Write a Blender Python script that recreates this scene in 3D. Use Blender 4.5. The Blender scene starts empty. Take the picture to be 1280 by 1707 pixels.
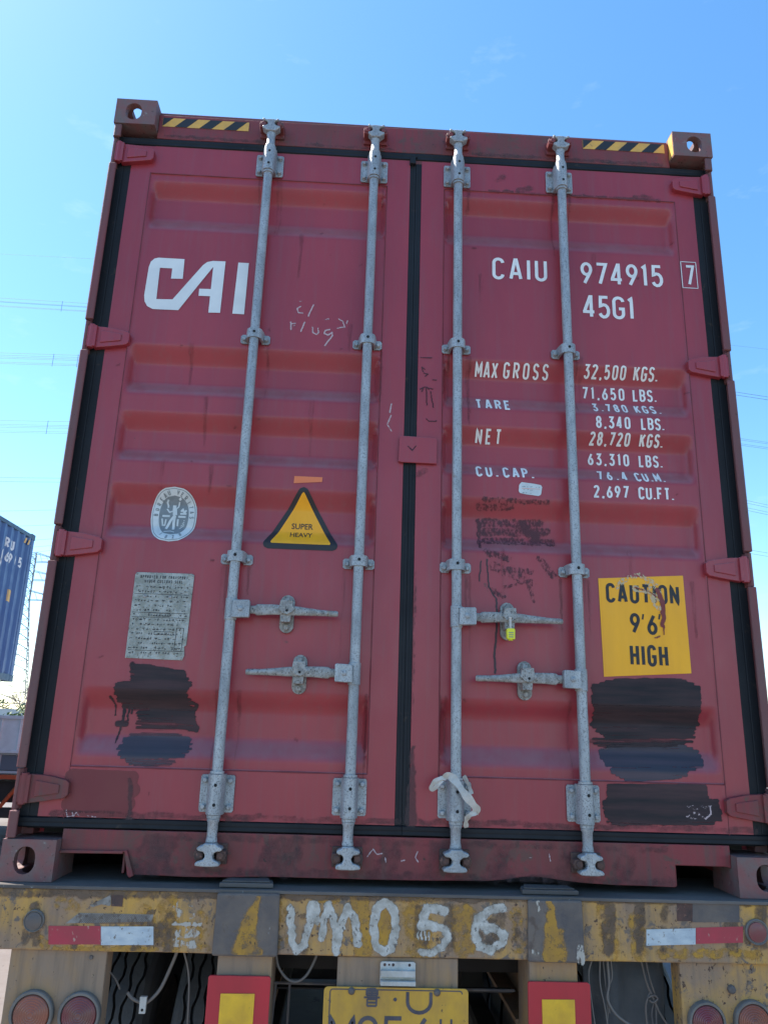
import bpy, bmesh, math, random
from mathutils import Vector, Matrix, noise as mnoise
R = math.radians
random.seed(7)
S = bpy.context.scene
C = S.collection

# ---------------------------------------------------------------- camera, sky, sun, exposure
Z0 = 1.36                                   # underside of the red container above the ground
CAM = Vector((-0.18371, -2.55516, 0.47768 + Z0))
CROT = (1.847232, -0.029743, -0.045466)
F = 1270.0                                  # focal length in pixels of the 1280 wide photograph
cd = bpy.data.cameras.new('camera'); cam = bpy.data.objects.new('camera', cd); C.objects.link(cam)
cam.location = CAM; cam.rotation_mode = 'XYZ'; cam.rotation_euler = CROT
cd.sensor_fit = 'HORIZONTAL'; cd.sensor_width = 36; cd.lens = 36 * F / 1280
cd.clip_start = .05; cd.clip_end = 4000
S.camera = cam

SUN = Vector((-.50, .22, .80)).normalized()
EL = math.asin(SUN.z); AZ = math.atan2(SUN.x, SUN.y)
w = bpy.data.worlds.new('World'); S.world = w; w.use_nodes = True
nt = w.node_tree; nt.nodes.clear()
sky = nt.nodes.new('ShaderNodeTexSky'); sky.sky_type = 'NISHITA'; sky.sun_disc = False
sky.sun_elevation = EL; sky.sun_rotation = AZ
sky.air_density = 1.0; sky.dust_density = .35; sky.ozone_density = 2.2; sky.altitude = 20
bg = nt.nodes.new('ShaderNodeBackground'); bg.inputs[1].default_value = .092
# a few thin wisps of cloud, part of the sky itself
tc = nt.nodes.new('ShaderNodeTexCoord'); mp = nt.nodes.new('ShaderNodeMapping'); mp.inputs['Scale'].default_value = (3, 3, 9)
nz = nt.nodes.new('ShaderNodeTexNoise'); nz.inputs['Scale'].default_value = 2.6; nz.inputs['Detail'].default_value = 7; nz.inputs['Roughness'].default_value = .6
rp = nt.nodes.new('ShaderNodeMapRange'); rp.inputs[1].default_value = .60; rp.inputs[2].default_value = .86; rp.inputs[4].default_value = .18
mx = nt.nodes.new('ShaderNodeMixRGB'); mx.inputs[2].default_value = (4.6, 5.2, 6.0, 1)
out = nt.nodes.new('ShaderNodeOutputWorld')
L = nt.links.new
L(tc.outputs['Generated'], mp.inputs[0]); L(mp.outputs[0], nz.inputs['Vector']); L(nz.outputs[0], rp.inputs[0])
hs = nt.nodes.new('ShaderNodeHueSaturation'); hs.inputs['Hue'].default_value = .495; hs.inputs['Saturation'].default_value = 1.22; L(sky.outputs[0], hs.inputs['Color'])
L(rp.outputs[0], mx.inputs[0]); L(hs.outputs[0], mx.inputs[1]); L(mx.outputs[0], bg.inputs[0]); L(bg.outputs[0], out.inputs[0])
sd = bpy.data.lights.new('sun', 'SUN'); sd.energy = 3.4; sd.angle = R(.53); sd.color = (1, .94, .85)
so = bpy.data.objects.new('sun', sd); C.objects.link(so); so.location = (-20, 9, 32)
so.rotation_euler = (-SUN).to_track_quat('-Z', 'Y').to_euler()
S.view_settings.view_transform = 'Standard'; S.view_settings.look = 'None'
S.view_settings.exposure = 1.82; S.view_settings.gamma = 1

# ---------------------------------------------------------------- measuring: where a ray of the survey photograph meets the plane y = Y
MR = cam.rotation_euler.to_matrix()
def ray(px, py): return MR @ Vector(((px - 640) / F, -(py - 853.5) / F, -1))
def at(px, py, Y=.045):                     # -> (x, z above the container's underside)
    d = ray(px, py); t = (Y - CAM.y) / d.y; q = CAM + d * t
    return q.x, q.z - Z0

# ---------------------------------------------------------------- materials
def mat(name, col=(.5, .5, .5), rough=.5, metal=0, col2=None, nscale=6, stretch=(1, 1, 1), lo=.35, hi=.65,
        spots=None, spot_scale=60, spot_th=.68, spot2=None, spot2_scale=14, spot2_th=.66, bump=0, bscale=80, rvar=.12,
        coat=0, mask=None, mth=.5, mstretch=(1, 1, 1), mscale=40, mamt=.6, spec=.5, emit=None, big=0, streak=None, streak_amt=.4, alpha=1.0, soft=.06, sheen_dust=None):
    m = bpy.data.materials.new(name); m.use_nodes = True
    n = m.node_tree.nodes; l = m.node_tree.links; n.clear()
    o = n.new('ShaderNodeOutputMaterial'); b = n.new('ShaderNodeBsdfPrincipled')
    l.new(b.outputs[0], o.inputs[0])
    b.inputs['Base Color'].default_value = (*col, 1); b.inputs['Roughness'].default_value = rough
    b.inputs['Metallic'].default_value = metal; b.inputs['Specular IOR Level'].default_value = spec
    if coat: b.inputs['Coat Weight'].default_value = coat; b.inputs['Coat Roughness'].default_value = .25
    if emit: b.inputs['Emission Color'].default_value = (*emit, 1); b.inputs['Emission Strength'].default_value = 1
    tc = n.new('ShaderNodeTexCoord')
    def nzf(scale, st=(1, 1, 1), det=6, ro=.6, dist=0):
        mpn = n.new('ShaderNodeMapping'); mpn.inputs['Scale'].default_value = st; l.new(tc.outputs['Object'], mpn.inputs[0])
        t = n.new('ShaderNodeTexNoise'); t.inputs['Scale'].default_value = scale; t.inputs['Detail'].default_value = det
        t.inputs['Roughness'].default_value = ro; t.inputs['Distortion'].default_value = dist
        l.new(mpn.outputs[0], t.inputs['Vector']); return t.outputs[0]
    def rng(s, a, c, x=0, y=1):
        t = n.new('ShaderNodeMapRange'); t.inputs[1].default_value = a; t.inputs[2].default_value = c
        t.inputs[3].default_value = x; t.inputs[4].default_value = y; l.new(s, t.inputs[0]); return t.outputs[0]
    def mixc(f, a, c):
        t = n.new('ShaderNodeMixRGB'); l.new(f, t.inputs[0])
        if isinstance(a, tuple): t.inputs[1].default_value = (*a, 1)
        else: l.new(a, t.inputs[1])
        t.inputs[2].default_value = (*c, 1); return t.outputs[0]
    cur = None
    if col2:
        cur = mixc(rng(nzf(nscale, stretch), lo, hi), col, col2)
    if streak:
        cur = mixc(rng(nzf(9, (5, 5, .35), 5), .5, .8, 0, streak_amt), cur or col, streak)
    if spot2: cur = mixc(rng(nzf(spot2_scale, (1, 1, 1), 8, .7, .4), spot2_th, spot2_th + .05), cur or col, spot2)
    if spots: cur = mixc(rng(nzf(spot_scale, (1, 1, .8), 4, .7), spot_th, spot_th + .04), cur or col, spots)
    if sheen_dust:  # paler up-facing slopes: sky sheen put into the base colour, besides dust
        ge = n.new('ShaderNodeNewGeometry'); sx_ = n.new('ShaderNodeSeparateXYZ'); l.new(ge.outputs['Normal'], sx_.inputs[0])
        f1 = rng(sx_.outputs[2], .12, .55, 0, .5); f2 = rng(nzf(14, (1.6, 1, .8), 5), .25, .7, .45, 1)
        mm = n.new('ShaderNodeMath'); mm.operation = 'MULTIPLY'; l.new(f1, mm.inputs[0]); l.new(f2, mm.inputs[1]); cur = mixc(mm.outputs[0], cur or col, sheen_dust)
    if cur: l.new(cur, b.inputs['Base Color'])
    if rvar: l.new(rng(nzf(11, (1, 1, .6)), .3, .7, max(.05, rough - rvar), min(1, rough + rvar)), b.inputs['Roughness'])
    if bump:
        bn = n.new('ShaderNodeBump'); bn.inputs['Strength'].default_value = bump; bn.inputs['Distance'].default_value = .004
        l.new(nzf(bscale, (1, 1, 1), 5), bn.inputs['Height']); l.new(bn.outputs[0], b.inputs['Normal'])
    if mask:
        at_ = n.new('ShaderNodeAttribute'); at_.attribute_name = 'mask'
        s = nzf(mscale, mstretch, 6, .65)
        ma = n.new('ShaderNodeMath'); ma.operation = 'MULTIPLY_ADD'; l.new(s, ma.inputs[0]); ma.inputs[1].default_value = mamt * 2; ma.inputs[2].default_value = -mamt
        ad = n.new('ShaderNodeMath'); ad.operation = 'ADD'; l.new(at_.outputs['Fac'], ad.inputs[0]); l.new(ma.outputs[0], ad.inputs[1])
        fac = rng(ad.outputs[0], mth - soft, mth + soft, 0, alpha)
        tr = n.new('ShaderNodeBsdfTransparent'); mxs = n.new('ShaderNodeMixShader')
        l.new(fac, mxs.inputs[0]); l.new(tr.outputs[0], mxs.inputs[1]); l.new(b.outputs[0], mxs.inputs[2]); l.new(mxs.outputs[0], o.inputs[0])
    return m

RED = (.345, .038, .050); RED2 = (.285, .031, .043)
M = {}
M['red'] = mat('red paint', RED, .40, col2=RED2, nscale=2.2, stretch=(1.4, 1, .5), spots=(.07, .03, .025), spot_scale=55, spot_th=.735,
               spot2=(.13, .035, .035), spot2_scale=9, spot2_th=.70, bump=.10, bscale=55, streak=(.24, .070, .074), streak_amt=.5, rvar=.08, spec=.5, coat=.15, sheen_dust=(.30, .205, .205))
M['red_worn'] = mat('weathered red paint', (.235, .040, .045), .55, col2=(.16, .05, .045), nscale=7, stretch=(1, 1, .45), spots=(.05, .03, .025), spot_scale=48, spot_th=.66,
               spot2=(.13, .06, .05), spot2_scale=13, spot2_th=.56, bump=.35, bscale=45, streak=(.10, .07, .06), streak_amt=.75, spec=.35)
M['casting'] = mat('scuffed casting paint', (.22, .085, .08), .6, col2=(.16, .12, .11), nscale=18, spots=(.05, .03, .025), spot_scale=60, spot_th=.62,
               spot2=(.24, .21, .19), spot2_scale=16, spot2_th=.60, bump=.5, bscale=40, spec=.35)
M['post'] = mat('faded corner post paint', (.19, .055, .055), .55, col2=(.13, .075, .07), nscale=10, stretch=(1, 1, .12), spots=(.06, .03, .025), spot_scale=50, spot_th=.66,
               spot2=(.26, .22, .20), spot2_scale=22, spot2_th=.70, bump=.25, spec=.35)
M['seam'] = mat('dark weld seam', (.17, .030, .036), .7)
M['rubber'] = mat('black door rubber', (.013, .015, .018), .6, col2=(.020, .022, .025), nscale=5, stretch=(1, 1, .3), spot2=(.045, .036, .030), spot2_scale=18, spot2_th=.62, bump=.2, spec=.22)
M['galv'] = mat('galvanised steel', (.27, .29, .30), .5, .25, col2=(.43, .45, .45), nscale=30, stretch=(1, 1, .35), spots=(.20, .20, .20), spot_scale=230, spot_th=.54,
               spot2=(.24, .17, .11), spot2_scale=16, spot2_th=.66, bump=.35, bscale=140)
M['galv_rough'] = mat('pitted galvanised steel', (.36, .355, .33), .6, .15, col2=(.24, .23, .21), nscale=60, lo=.42, hi=.58, spots=(.06, .055, .05), spot_scale=190, spot_th=.58,
               spot2=(.33, .26, .18), spot2_scale=25, spot2_th=.62, bump=.7, bscale=150)
M['hole'] = mat('shadowed bolt hole', (.012, .012, .012), .9)
M['rusty'] = mat('rusty steel', (.12, .06, .045), .8, col2=(.06, .04, .035), nscale=30, spots=(.20, .10, .07), spot_scale=80, spot_th=.6, bump=.6)
M['white'] = mat('white lettering', (.80, .80, .76), .5, col2=(.70, .70, .67), nscale=30, rvar=.05)
M['logo'] = mat('white logo vinyl', (.74, .76, .73), .45, col2=(.66, .68, .66), nscale=9, spots=(.25, .12, .12), spot_scale=60, spot_th=.745)
M['yellow'] = mat('yellow vinyl', (.95, .43, .008), .5, col2=(.86, .38, .008), nscale=8, stretch=(2, 1, .4), rvar=.08)
M['black'] = mat('black print', (.02, .02, .022), .55, rvar=.05)
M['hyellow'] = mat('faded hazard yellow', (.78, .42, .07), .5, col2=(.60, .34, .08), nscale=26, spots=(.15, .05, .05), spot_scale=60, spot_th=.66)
M['orange'] = mat('orange label', (.78, .20, .07), .5, rvar=.05)
M['greyp'] = mat('grey emblem print', (.16, .19, .20), .5, col2=(.20, .23, .24), nscale=40, rvar=.05)
M['emb'] = mat('pale emblem print', (.62, .66, .65), .5, col2=(.50, .55, .54), nscale=30, rvar=.05)
M['alu'] = mat('corroded aluminium plate', (.40, .40, .36), .5, .3, col2=(.26, .26, .22), nscale=35, lo=.4, hi=.6, spots=(.10, .09, .07), spot_scale=150, spot_th=.60, bump=.4, bscale=140)
M['black_paint'] = mat('black brushed paint', (.018, .017, .020), .6, spec=.3, col2=(.070, .036, .038), nscale=9, stretch=(.25, 1, 3), mask=True, mstretch=(.07, 1, 2.6), mscale=46, mamt=.95, mth=.42, soft=.26, alpha=.94, rvar=.08)
M['grey_paint'] = mat('thin grey black paint', (.040, .044, .058), .55, spec=.35, col2=(.085, .065, .080), nscale=14, stretch=(.1, 1, 3), mask=True, mstretch=(.06, 1, 2.2), mscale=40, mamt=.60, mth=.42, alpha=.88, soft=.22)
M['smear'] = mat('flaking black residue', (.055, .028, .036), .6, mask=True, mscale=115, mstretch=(1, 1, .6), mamt=1.15, mth=.50, alpha=.62, soft=.20)
M['drip'] = mat('black paint drip', (.045, .022, .026), .5, mask=True, mamt=.15, mth=.4)
M['chalk'] = mat('chalk', (.62, .48, .48), .9, mask=True, mscale=150, mamt=1.1, mth=.5, alpha=.75, soft=.2)
M['pencil'] = mat('dark pencil scribble', (.07, .02, .03), .7, mask=True, mscale=90, mamt=.5, mth=.45, alpha=.8)
M['scuff'] = mat('pale scuff', (.62, .50, .30), .6, mask=True, mscale=70, mamt=.9, mth=.6, alpha=.75)
M['runs'] = mat('faint rust run', (.10, .022, .022), .6, mask=True, mscale=34, mstretch=(2.5, 1, .3), mamt=1.2, mth=.55, alpha=.30, soft=.4)
M['mud'] = mat('brown road grime', (.19, .125, .08), .85, col2=(.12, .08, .055), nscale=20, mask=True, mscale=30, mamt=1.1, mth=.52, alpha=.85, soft=.30)
M['redscuff'] = mat('red paint scrape', (.20, .035, .03), .6, mask=True, mscale=60, mamt=.5, mth=.45)
M['primer'] = mat('darker red touch up paint', (.20, .035, .038), .5, mask=True, mscale=30, mamt=.12, mth=.4, alpha=.8)
M['grime'] = mat('grey grime', (.085, .055, .055), .8, mask=True, mscale=34, mamt=.9, mth=.55, alpha=.55, soft=.35)
M['tyel'] = mat('old yellow trailer paint', (.56, .305, .070), .65, col2=(.31, .20, .125), nscale=6, stretch=(1, 1, .7), lo=.36, hi=.58, spots=(.07, .04, .03), spot_scale=70, spot_th=.60,
               spot2=(.16, .125, .10), spot2_scale=16, spot2_th=.56, bump=.6, bscale=60, streak=(.15, .12, .095), streak_amt=.8, spec=.3)
M['tbrown'] = mat('dusty brown trailer steel', (.29, .200, .135), .75, col2=(.42, .23, .08), nscale=5, stretch=(1, 1, .5), lo=.48, hi=.72, spots=(.06, .045, .035), spot_scale=50, spot_th=.66, bump=.4, bscale=45, streak=(.11, .09, .075), streak_amt=.6, spec=.3)
M['tgrey'] = mat('dark grey worn steel', (.085, .075, .075), .65, col2=(.16, .125, .10), nscale=12, spots=(.30, .28, .26), spot_scale=60, spot_th=.70,
               spot2=(.10, .07, .055), spot2_scale=12, spot2_th=.60, bump=.5, bscale=45)
M['ttop'] = mat('scraped steel deck', (.16, .14, .125), .85, spec=.25, col2=(.10, .088, .08), nscale=9, stretch=(.3, 1, 1), spots=(.24, .24, .23), spot_scale=70, spot_th=.66, bump=.3)
M['tdark'] = mat('dark chassis steel', (.035, .030, .028), .8, col2=(.05, .042, .036), nscale=6)
M['daub'] = mat('white brushed number', (.58, .55, .49), .75, col2=(.32, .29, .24), nscale=34, mask=True, mscale=85, mstretch=(1, 1, .8), mamt=1.0, mth=.38, soft=.30, bump=.6, spots=(.14, .12, .10), spot_scale=80, spot_th=.60)
M['olddaub'] = mat('worn white mark', (.50, .45, .38), .7, mask=True, mscale=70, mstretch=(1, 1, .5), mamt=1.0, mth=.60, alpha=.85)
M['ypatch'] = mat('surviving yellow paint', (.56, .29, .03), .65, col2=(.38, .20, .05), nscale=18, mask=True, mscale=38, mamt=1.4, mth=.60, soft=.30, alpha=.8, spots=(.05, .03, .02), spot_scale=60, spot_th=.64)
M['rtape'] = mat('red reflective tape', (.42, .035, .060), .4, col2=(.33, .04, .055), nscale=15, spots=(.42, .24, .20), spot_scale=60, spot_th=.63)
M['oldtape'] = mat('grimy old tape', (.30, .28, .25), .6, col2=(.17, .15, .13), nscale=30, spots=(.12, .09, .07), spot_scale=70, spot_th=.56)
M['wtape'] = mat('silver reflective tape', (.52, .58, .60), .4, .15, col2=(.38, .45, .50), nscale=22, stretch=(1, 1, 2.5), spots=(.20, .19, .17), spot_scale=60, spot_th=.60, bump=.3)
M['lens_red'] = mat('dusty red lens', (.20, .030, .042), .4, col2=(.16, .065, .055), nscale=14, coat=.2)
M['lens_or'] = mat('dusty orange lens', (.30, .085, .045), .4, col2=(.21, .085, .06), nscale=14, coat=.2)
M['lamp_rim'] = mat('dusty lamp rim', (.12, .11, .10), .5, col2=(.18, .16, .14), nscale=20)
M['board_red'] = mat('red board', (.50, .022, .035), .4, col2=(.40, .022, .032), nscale=9, stretch=(1, 1, .4), spot2=(.20, .08, .07), spot2_scale=9, spot2_th=.68)
M['board_yel'] = mat('yellow board panel', (.80, .46, .025), .4, col2=(.58, .31, .03), nscale=14, spots=(.12, .07, .02), spot_scale=45, spot_th=.66)
M['plate_yel'] = mat('weathered yellow plate', (.60, .33, .035), .6, col2=(.40, .22, .045), nscale=12, stretch=(1, 1, .6), spots=(.12, .07, .03), spot_scale=45, spot_th=.66)
M['plate_char'] = mat('plate characters', (.055, .050, .065), .6, col2=(.09, .08, .09), nscale=30)
M['tyre'] = mat('dusty tyre rubber', (.055, .060, .066), .75, col2=(.085, .085, .085), nscale=12, bump=.4)
M['groove'] = mat('tyre groove', (.012, .012, .013), .9)
M['cable'] = mat('grey cable', (.16, .14, .125), .6, rvar=.05)
M['cloth'] = mat('dirty white webbing', (.58, .55, .50), .85, col2=(.42, .39, .34), nscale=25, bump=.5, bscale=200, rvar=.05)
M['seal'] = mat('yellow seal plastic', (.72, .70, .03), .4, rvar=.05)
M['blue'] = mat('blue container paint', (.032, .085, .22), .45, col2=(.05, .12, .27), nscale=2, stretch=(1, 1, .3), streak=(.10, .16, .30), streak_amt=.4)
M['bluedk'] = mat('dark blue container paint', (.03, .075, .13), .5, col2=(.04, .10, .16), nscale=3)
M['vanwhite'] = mat('white vehicle paint', (.84, .84, .80), .4, col2=(.66, .66, .62), nscale=3)
M['glass'] = mat('grey vehicle glass', (.16, .18, .20), .12, rvar=.03)
M['vorange'] = mat('orange red frame paint', (.55, .10, .03), .5)
M['steel'] = mat('galvanised pylon steel', (.20, .215, .23), .6, rvar=.05)
M['wire'] = mat('aluminium conductor', (.11, .12, .13), .6, rvar=0)
M['leaf'] = mat('pale green leaves', (.085, .13, .035), .6, col2=(.13, .17, .06), nscale=2, rvar=.05)
M['bark'] = mat('grey bark', (.16, .13, .115), .9)
M['wall'] = mat('pale boundary wall', (.55, .56, .54), .8, col2=(.46, .47, .46), nscale=1.5)
M['ground'] = mat('dusty pinkish concrete', (.175, .152, .140), .9, col2=(.125, .108, .100), nscale=.9, spots=(.09, .075, .07), spot_scale=7, spot_th=.62, spot2=(.12, .095, .085), spot2_scale=.5, spot2_th=.60, bump=.3, bscale=30)

# ---------------------------------------------------------------- mesh building
class MB:
    def __init__(s): s.v = []; s.f = []; s.m = []; s.mask = None
    def add(s, vs, fs, mi=0):
        o = len(s.v); s.v += [tuple(p) for p in vs]; s.f += [tuple(i + o for i in f) for f in fs]; s.m += [mi] * len(fs); return s
    def box(s, x0, x1, y0, y1, z0, z1, mi=0):
        v = [(x, y, z) for z in (z0, z1) for y in (y0, y1) for x in (x0, x1)]
        return s.add(v, [(0, 2, 3, 1), (4, 5, 7, 6), (0, 1, 5, 4), (2, 6, 7, 3), (0, 4, 6, 2), (1, 3, 7, 5)], mi)
    def prism(s, poly, y0, y1, mi=0):       # poly in x,z; extruded along y (front y0)
        n = len(poly)
        a = sum(poly[i][0] * poly[(i + 1) % n][1] - poly[(i + 1) % n][0] * poly[i][1] for i in range(n))
        if a < 0: poly = poly[::-1]
        v = [(x, y0, z) for x, z in poly] + [(x, y1, z) for x, z in poly]
        f = [tuple(range(n)), tuple(range(2 * n - 1, n - 1, -1))] + [(i, i + n, (i + 1) % n + n, (i + 1) % n) for i in range(n)]
        return s.add(v, f, mi)
    def prismz(s, poly, z0, z1, mi=0):      # poly in x,y; extruded along z
        n = len(poly)
        a = sum(poly[i][0] * poly[(i + 1) % n][1] - poly[(i + 1) % n][0] * poly[i][1] for i in range(n))
        if a < 0: poly = poly[::-1]
        v = [(x, y, z0) for x, y in poly] + [(x, y, z1) for x, y in poly]
        f = [tuple(range(n - 1, -1, -1)), tuple(range(n, 2 * n))] + [(i, (i + 1) % n, (i + 1) % n + n, i + n) for i in range(n)]
        return s.add(v, f, mi)
    def lathe(s, p0, p1, prof, n=20, mi=0):  # prof: (t along axis in metres, radius)
        p0 = Vector(p0); ax = (Vector(p1) - p0).normalized(); q = ax.to_track_quat('Z', 'Y').to_matrix()
        vs = []; fs = []
        for t, r in prof:
            for k in range(n):
                a = 2 * math.pi * k / n; vs.append(p0 + ax * t + q @ Vector((r * math.cos(a), r * math.sin(a), 0)))
        for i in range(len(prof) - 1):
            for k in range(n):
                k2 = (k + 1) % n; fs.append((i * n + k, i * n + k2, (i + 1) * n + k2, (i + 1) * n + k))
        fs.append(tuple(range(n - 1, -1, -1))); e = (len(prof) - 1) * n; fs.append(tuple(range(e, e + n)))
        return s.add(vs, fs, mi)
    def cyl(s, p0, p1, r, n=16, mi=0, r2=None):
        d = (Vector(p1) - Vector(p0)).length
        return s.lathe(p0, p1, [(0, r), (d, r if r2 is None else r2)], n, mi)
    def bolt(s, x, z, y, r=.009, h=.008, mi=0):   # hexagonal head on a washer, facing -y
        s.cyl((x, y, z), (x, y - .003, z), r * 1.25, 14, mi)
        return s.lathe((x, y - .003, z), (x, y - 1, z), [(0, r), (h * .7, r), (h, r * .72)], 7, mi)
    def tube(s, pts, r, n=6, mi=0):
        pts = [Vector(p) for p in pts]; vs = []; fs = []; up = Vector((0, 0, 1)); X = None
        for i, p in enumerate(pts):
            t = (pts[min(i + 1, len(pts) - 1)] - pts[max(i - 1, 0)]).normalized()
            if X is None: X = t.orthogonal().normalized()
            X = (X - t * X.dot(t)).normalized(); Y = t.cross(X)
            rr = r[i] if isinstance(r, (list, tuple)) else r
            for k in range(n):
                a = 2 * math.pi * k / n; vs.append(p + (X * math.cos(a) + Y * math.sin(a)) * rr)
        for i in range(len(pts) - 1):
            for k in range(n):
                k2 = (k + 1) % n; fs.append((i * n + k, i * n + k2, (i + 1) * n + k2, (i + 1) * n + k))
        fs.append(tuple(range(n - 1, -1, -1))); e = (len(pts) - 1) * n; fs.append(tuple(range(e, e + n)))
        return s.add(vs, fs, mi)
    def build(s, name, mats, parent=None, bevel=0, smooth=False, label=None, seg=2, loc=None, rot=None):
        me = bpy.data.meshes.new(name); me.from_pydata(s.v, [], s.f)
        for m in (mats if isinstance(mats, (list, tuple)) else [mats]): me.materials.append(M[m])
        me.polygons.foreach_set('material_index', s.m)
        if smooth: me.polygons.foreach_set('use_smooth', [True] * len(s.f))
        if s.mask is not None:
            a = me.attributes.new('mask', 'FLOAT', 'POINT'); a.data.foreach_set('value', s.mask)
        me.update()
        o = bpy.data.objects.new(name, me); C.objects.link(o)
        if parent: o.parent = parent
        if loc: o.location = loc
        if rot: o.rotation_euler = rot
        if bevel:
            md = o.modifiers.new('bevel', 'BEVEL'); md.width = bevel; md.segments = seg; md.limit_method = 'ANGLE'; md.angle_limit = R(35)
        if label: o['label'] = label
        return o
def smooth_angle(o, deg=35):
    me = o.data; me.polygons.foreach_set('use_smooth', [True] * len(me.polygons)); me.set_sharp_from_angle(angle=R(deg)); return o
def thing(name, label, cat, loc=(0, 0, 0), group=None, rotz=0):
    o = bpy.data.objects.new(name, None); C.objects.link(o); o.location = loc; o.rotation_euler = (0, 0, rotz)
    o['label'] = label; o['category'] = cat
    if group: o['group'] = group
    return o
def tag(o, label, cat, group=None):
    o['label'] = label; o['category'] = cat
    if group: o['group'] = group
    return o
def structure(o): o['kind'] = 'structure'; return o
def boolean(base, cutters):                 # carve closed meshes out of base, keep one clean mesh
    for c in cutters:
        md = base.modifiers.new('cut', 'BOOLEAN'); md.operation = 'DIFFERENCE'; md.object = c; md.solver = 'EXACT'
    dg = bpy.context.evaluated_depsgraph_get(); dg.update()
    me = bpy.data.meshes.new_from_object(base.evaluated_get(dg))
    base.modifiers.clear(); base.data = me
    for c in cutters: bpy.data.objects.remove(c)
    return base
def lerp(a, b, t): return a + (b - a) * t
def sst(a, b, x):
    t = max(0, min(1, (x - a) / (b - a))); return t * t * (3 - 2 * t)

# ---------------------------------------------------------------- ground (one sheet)
g = MB(); g.add([(-900, -900, 0), (900, -900, 0), (900, 900, 0), (-900, 900, 0)], [(0, 1, 2, 3)])
structure(g.build('ground', 'ground'))

# ================================================================ the red container
box = thing('shipping_container', 'dark red forty foot shipping container with locked double doors, loaded on the yellow trailer', 'shipping container', (0, 0, Z0))
HW = 1.219; HT = 2.896; LEN = 12.19

def casting(sx, top, far=False):
    x0, x1 = (HW - .162, HW) if sx > 0 else (-HW, -HW + .162)
    y0, y1 = (LEN - .178, LEN) if far else (0, .178)
    z0, z1 = (HT - .118, HT) if top else (0, .118)
    b = MB().box(x0, x1, y0, y1, z0, z1)
    o = b.build('corner_casting', 'casting', box)
    cx, cy, cz = (x0 + x1) / 2, (y0 + y1) / 2, (z0 + z1) / 2
    cuts = []
    t = .026
    cuts.append(MB().box(x0 + t, x1 - t, y0 + t, y1 - t, z0 + t, z1 - t).build('cut', 'casting', box))
    def stad(hw, hh, n=10):                 # upright rounded slot
        p = []
        for k in range(n + 1): a = math.pi * k / n; p.append((hw * math.cos(a), hh - hw + hw * math.sin(a)))
        for k in range(n + 1): a = math.pi + math.pi * k / n; p.append((hw * math.cos(a), -(hh - hw) + hw * math.sin(a)))
        return p
    ex = cx + (.008 * sx)
    cuts.append(MB().prism([(ex + a, cz + b_) for a, b_ in stad(.031, .0395)], (y0 - .05) if not far else (y1 - t - .01), (y0 + t + .01) if not far else (y1 + .05)).build('cut', 'casting', box))
    v = MB(); pl = [(cy + a, cz + b_) for a, b_ in stad(.033, .0395)]; n = len(pl)
    xa, xb = (x1 - t - .01, x1 + .05) if sx > 0 else (x0 - .05, x0 + t + .01)
    v.add([(xa, a, b_) for a, b_ in pl] + [(xb, a, b_) for a, b_ in pl], [tuple(range(n - 1, -1, -1)), tuple(range(n, 2 * n))] + [(i, (i + 1) % n, (i + 1) % n + n, i + n) for i in range(n)])
    cuts.append(v.build('cut', 'casting', box))
    za, zb = (z1 - t - .01, z1 + .05) if top else (z0 - .05, z0 + t + .01)
    v = MB().prismz([(cx + a, cy + b_) for a, b_ in stad(.0325, .062)], za, zb)
    cuts.append(v.build('cut', 'casting', box))
    boolean(o, cuts)
    md = o.modifiers.new('bevel', 'BEVEL'); md.width = .009; md.segments = 3; md.limit_method = 'ANGLE'; md.angle_limit = R(60)
    return o
for far in (False, True):
    for top in (True, False):
        for sx in (-1, 1): casting(sx, top, far)

# corner posts, stepped where the hinges sit
HZ = (2.655, 1.838, 1.052, .262)
def post(s):
    b = MB()
    zs = [.119] + [q for h in HZ[::-1] for q in (h - .062, h + .062)] + [2.777]
    for i in range(0, len(zs) - 1):
        a, c = zs[i], zs[i + 1]
        if i % 2 == 0:                      # full J section with rolled lip
            prof = [(1.203, .092), (1.203, .016), (1.196, .016), (1.186, .012), (1.186, .006), (1.190, .003), (1.2105, .003), (1.2150, .006), (1.2172, .012), (1.2175, .16), (1.170, .16), (1.170, .10)]
        else:
            prof = [(1.196, .092), (1.196, .024), (1.205, .012), (1.2140, .014), (1.2160, .024), (1.2165, .16), (1.170, .16), (1.170, .10)]
        a += .0015; c -= .0015
        b.prismz([(s * x, y) for x, y in prof], a, c)
    b.cyl((s * 1.196, .013, .13), (s * 1.196, .013, HZ[3] - .062), .009, 10)
    return b.build('corner_post', 'post', box, bevel=.003)
post(-1); post(1)
for s in (-1, 1):
    MB().box(min(s * 1.06, s * 1.214), max(s * 1.06, s * 1.214), LEN - .16, LEN - .004, .119, 2.777).build('corner_post', 'post', box, bevel=.004)

b = MB(); b.add([(1.0560, .004, 2.786), (1.0560, .004, 2.889), (1.0560, .044, 2.889), (1.0560, .044, 2.786)], [(0, 1, 2, 3)]); b.build('paint_patch', 'hyellow', box)  # yellow paint remnant; its colour also carries the sunlight on this casting face
# header: flat plate with dented lower lip and top flange
b = MB()
n = 60; pts_t = []; pts_b = []
for i in range(n + 1):
    x = lerp(-1.056, 1.056, i / n)
    pts_t.append((x, 2.872 + .004 * math.sin(x * 2.1) + .0015 * mnoise.noise((x * 7, 1, 0))))
    pts_b.append((x, 2.752 + .0016 * mnoise.noise((x * 9, 5, 0))))
b.prism(pts_b + pts_t[::-1], .045, .12)
b.box(-1.056, 1.056, .047, .30, 2.700, 2.750)
b.build('header', 'red_worn', box, bevel=.003)
# thin top lip of the roof behind the header
MB().box(-1.056, 1.056, .055, .20, 2.866, 2.888).build('roof_lip', 'post', box, bevel=.003)

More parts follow.
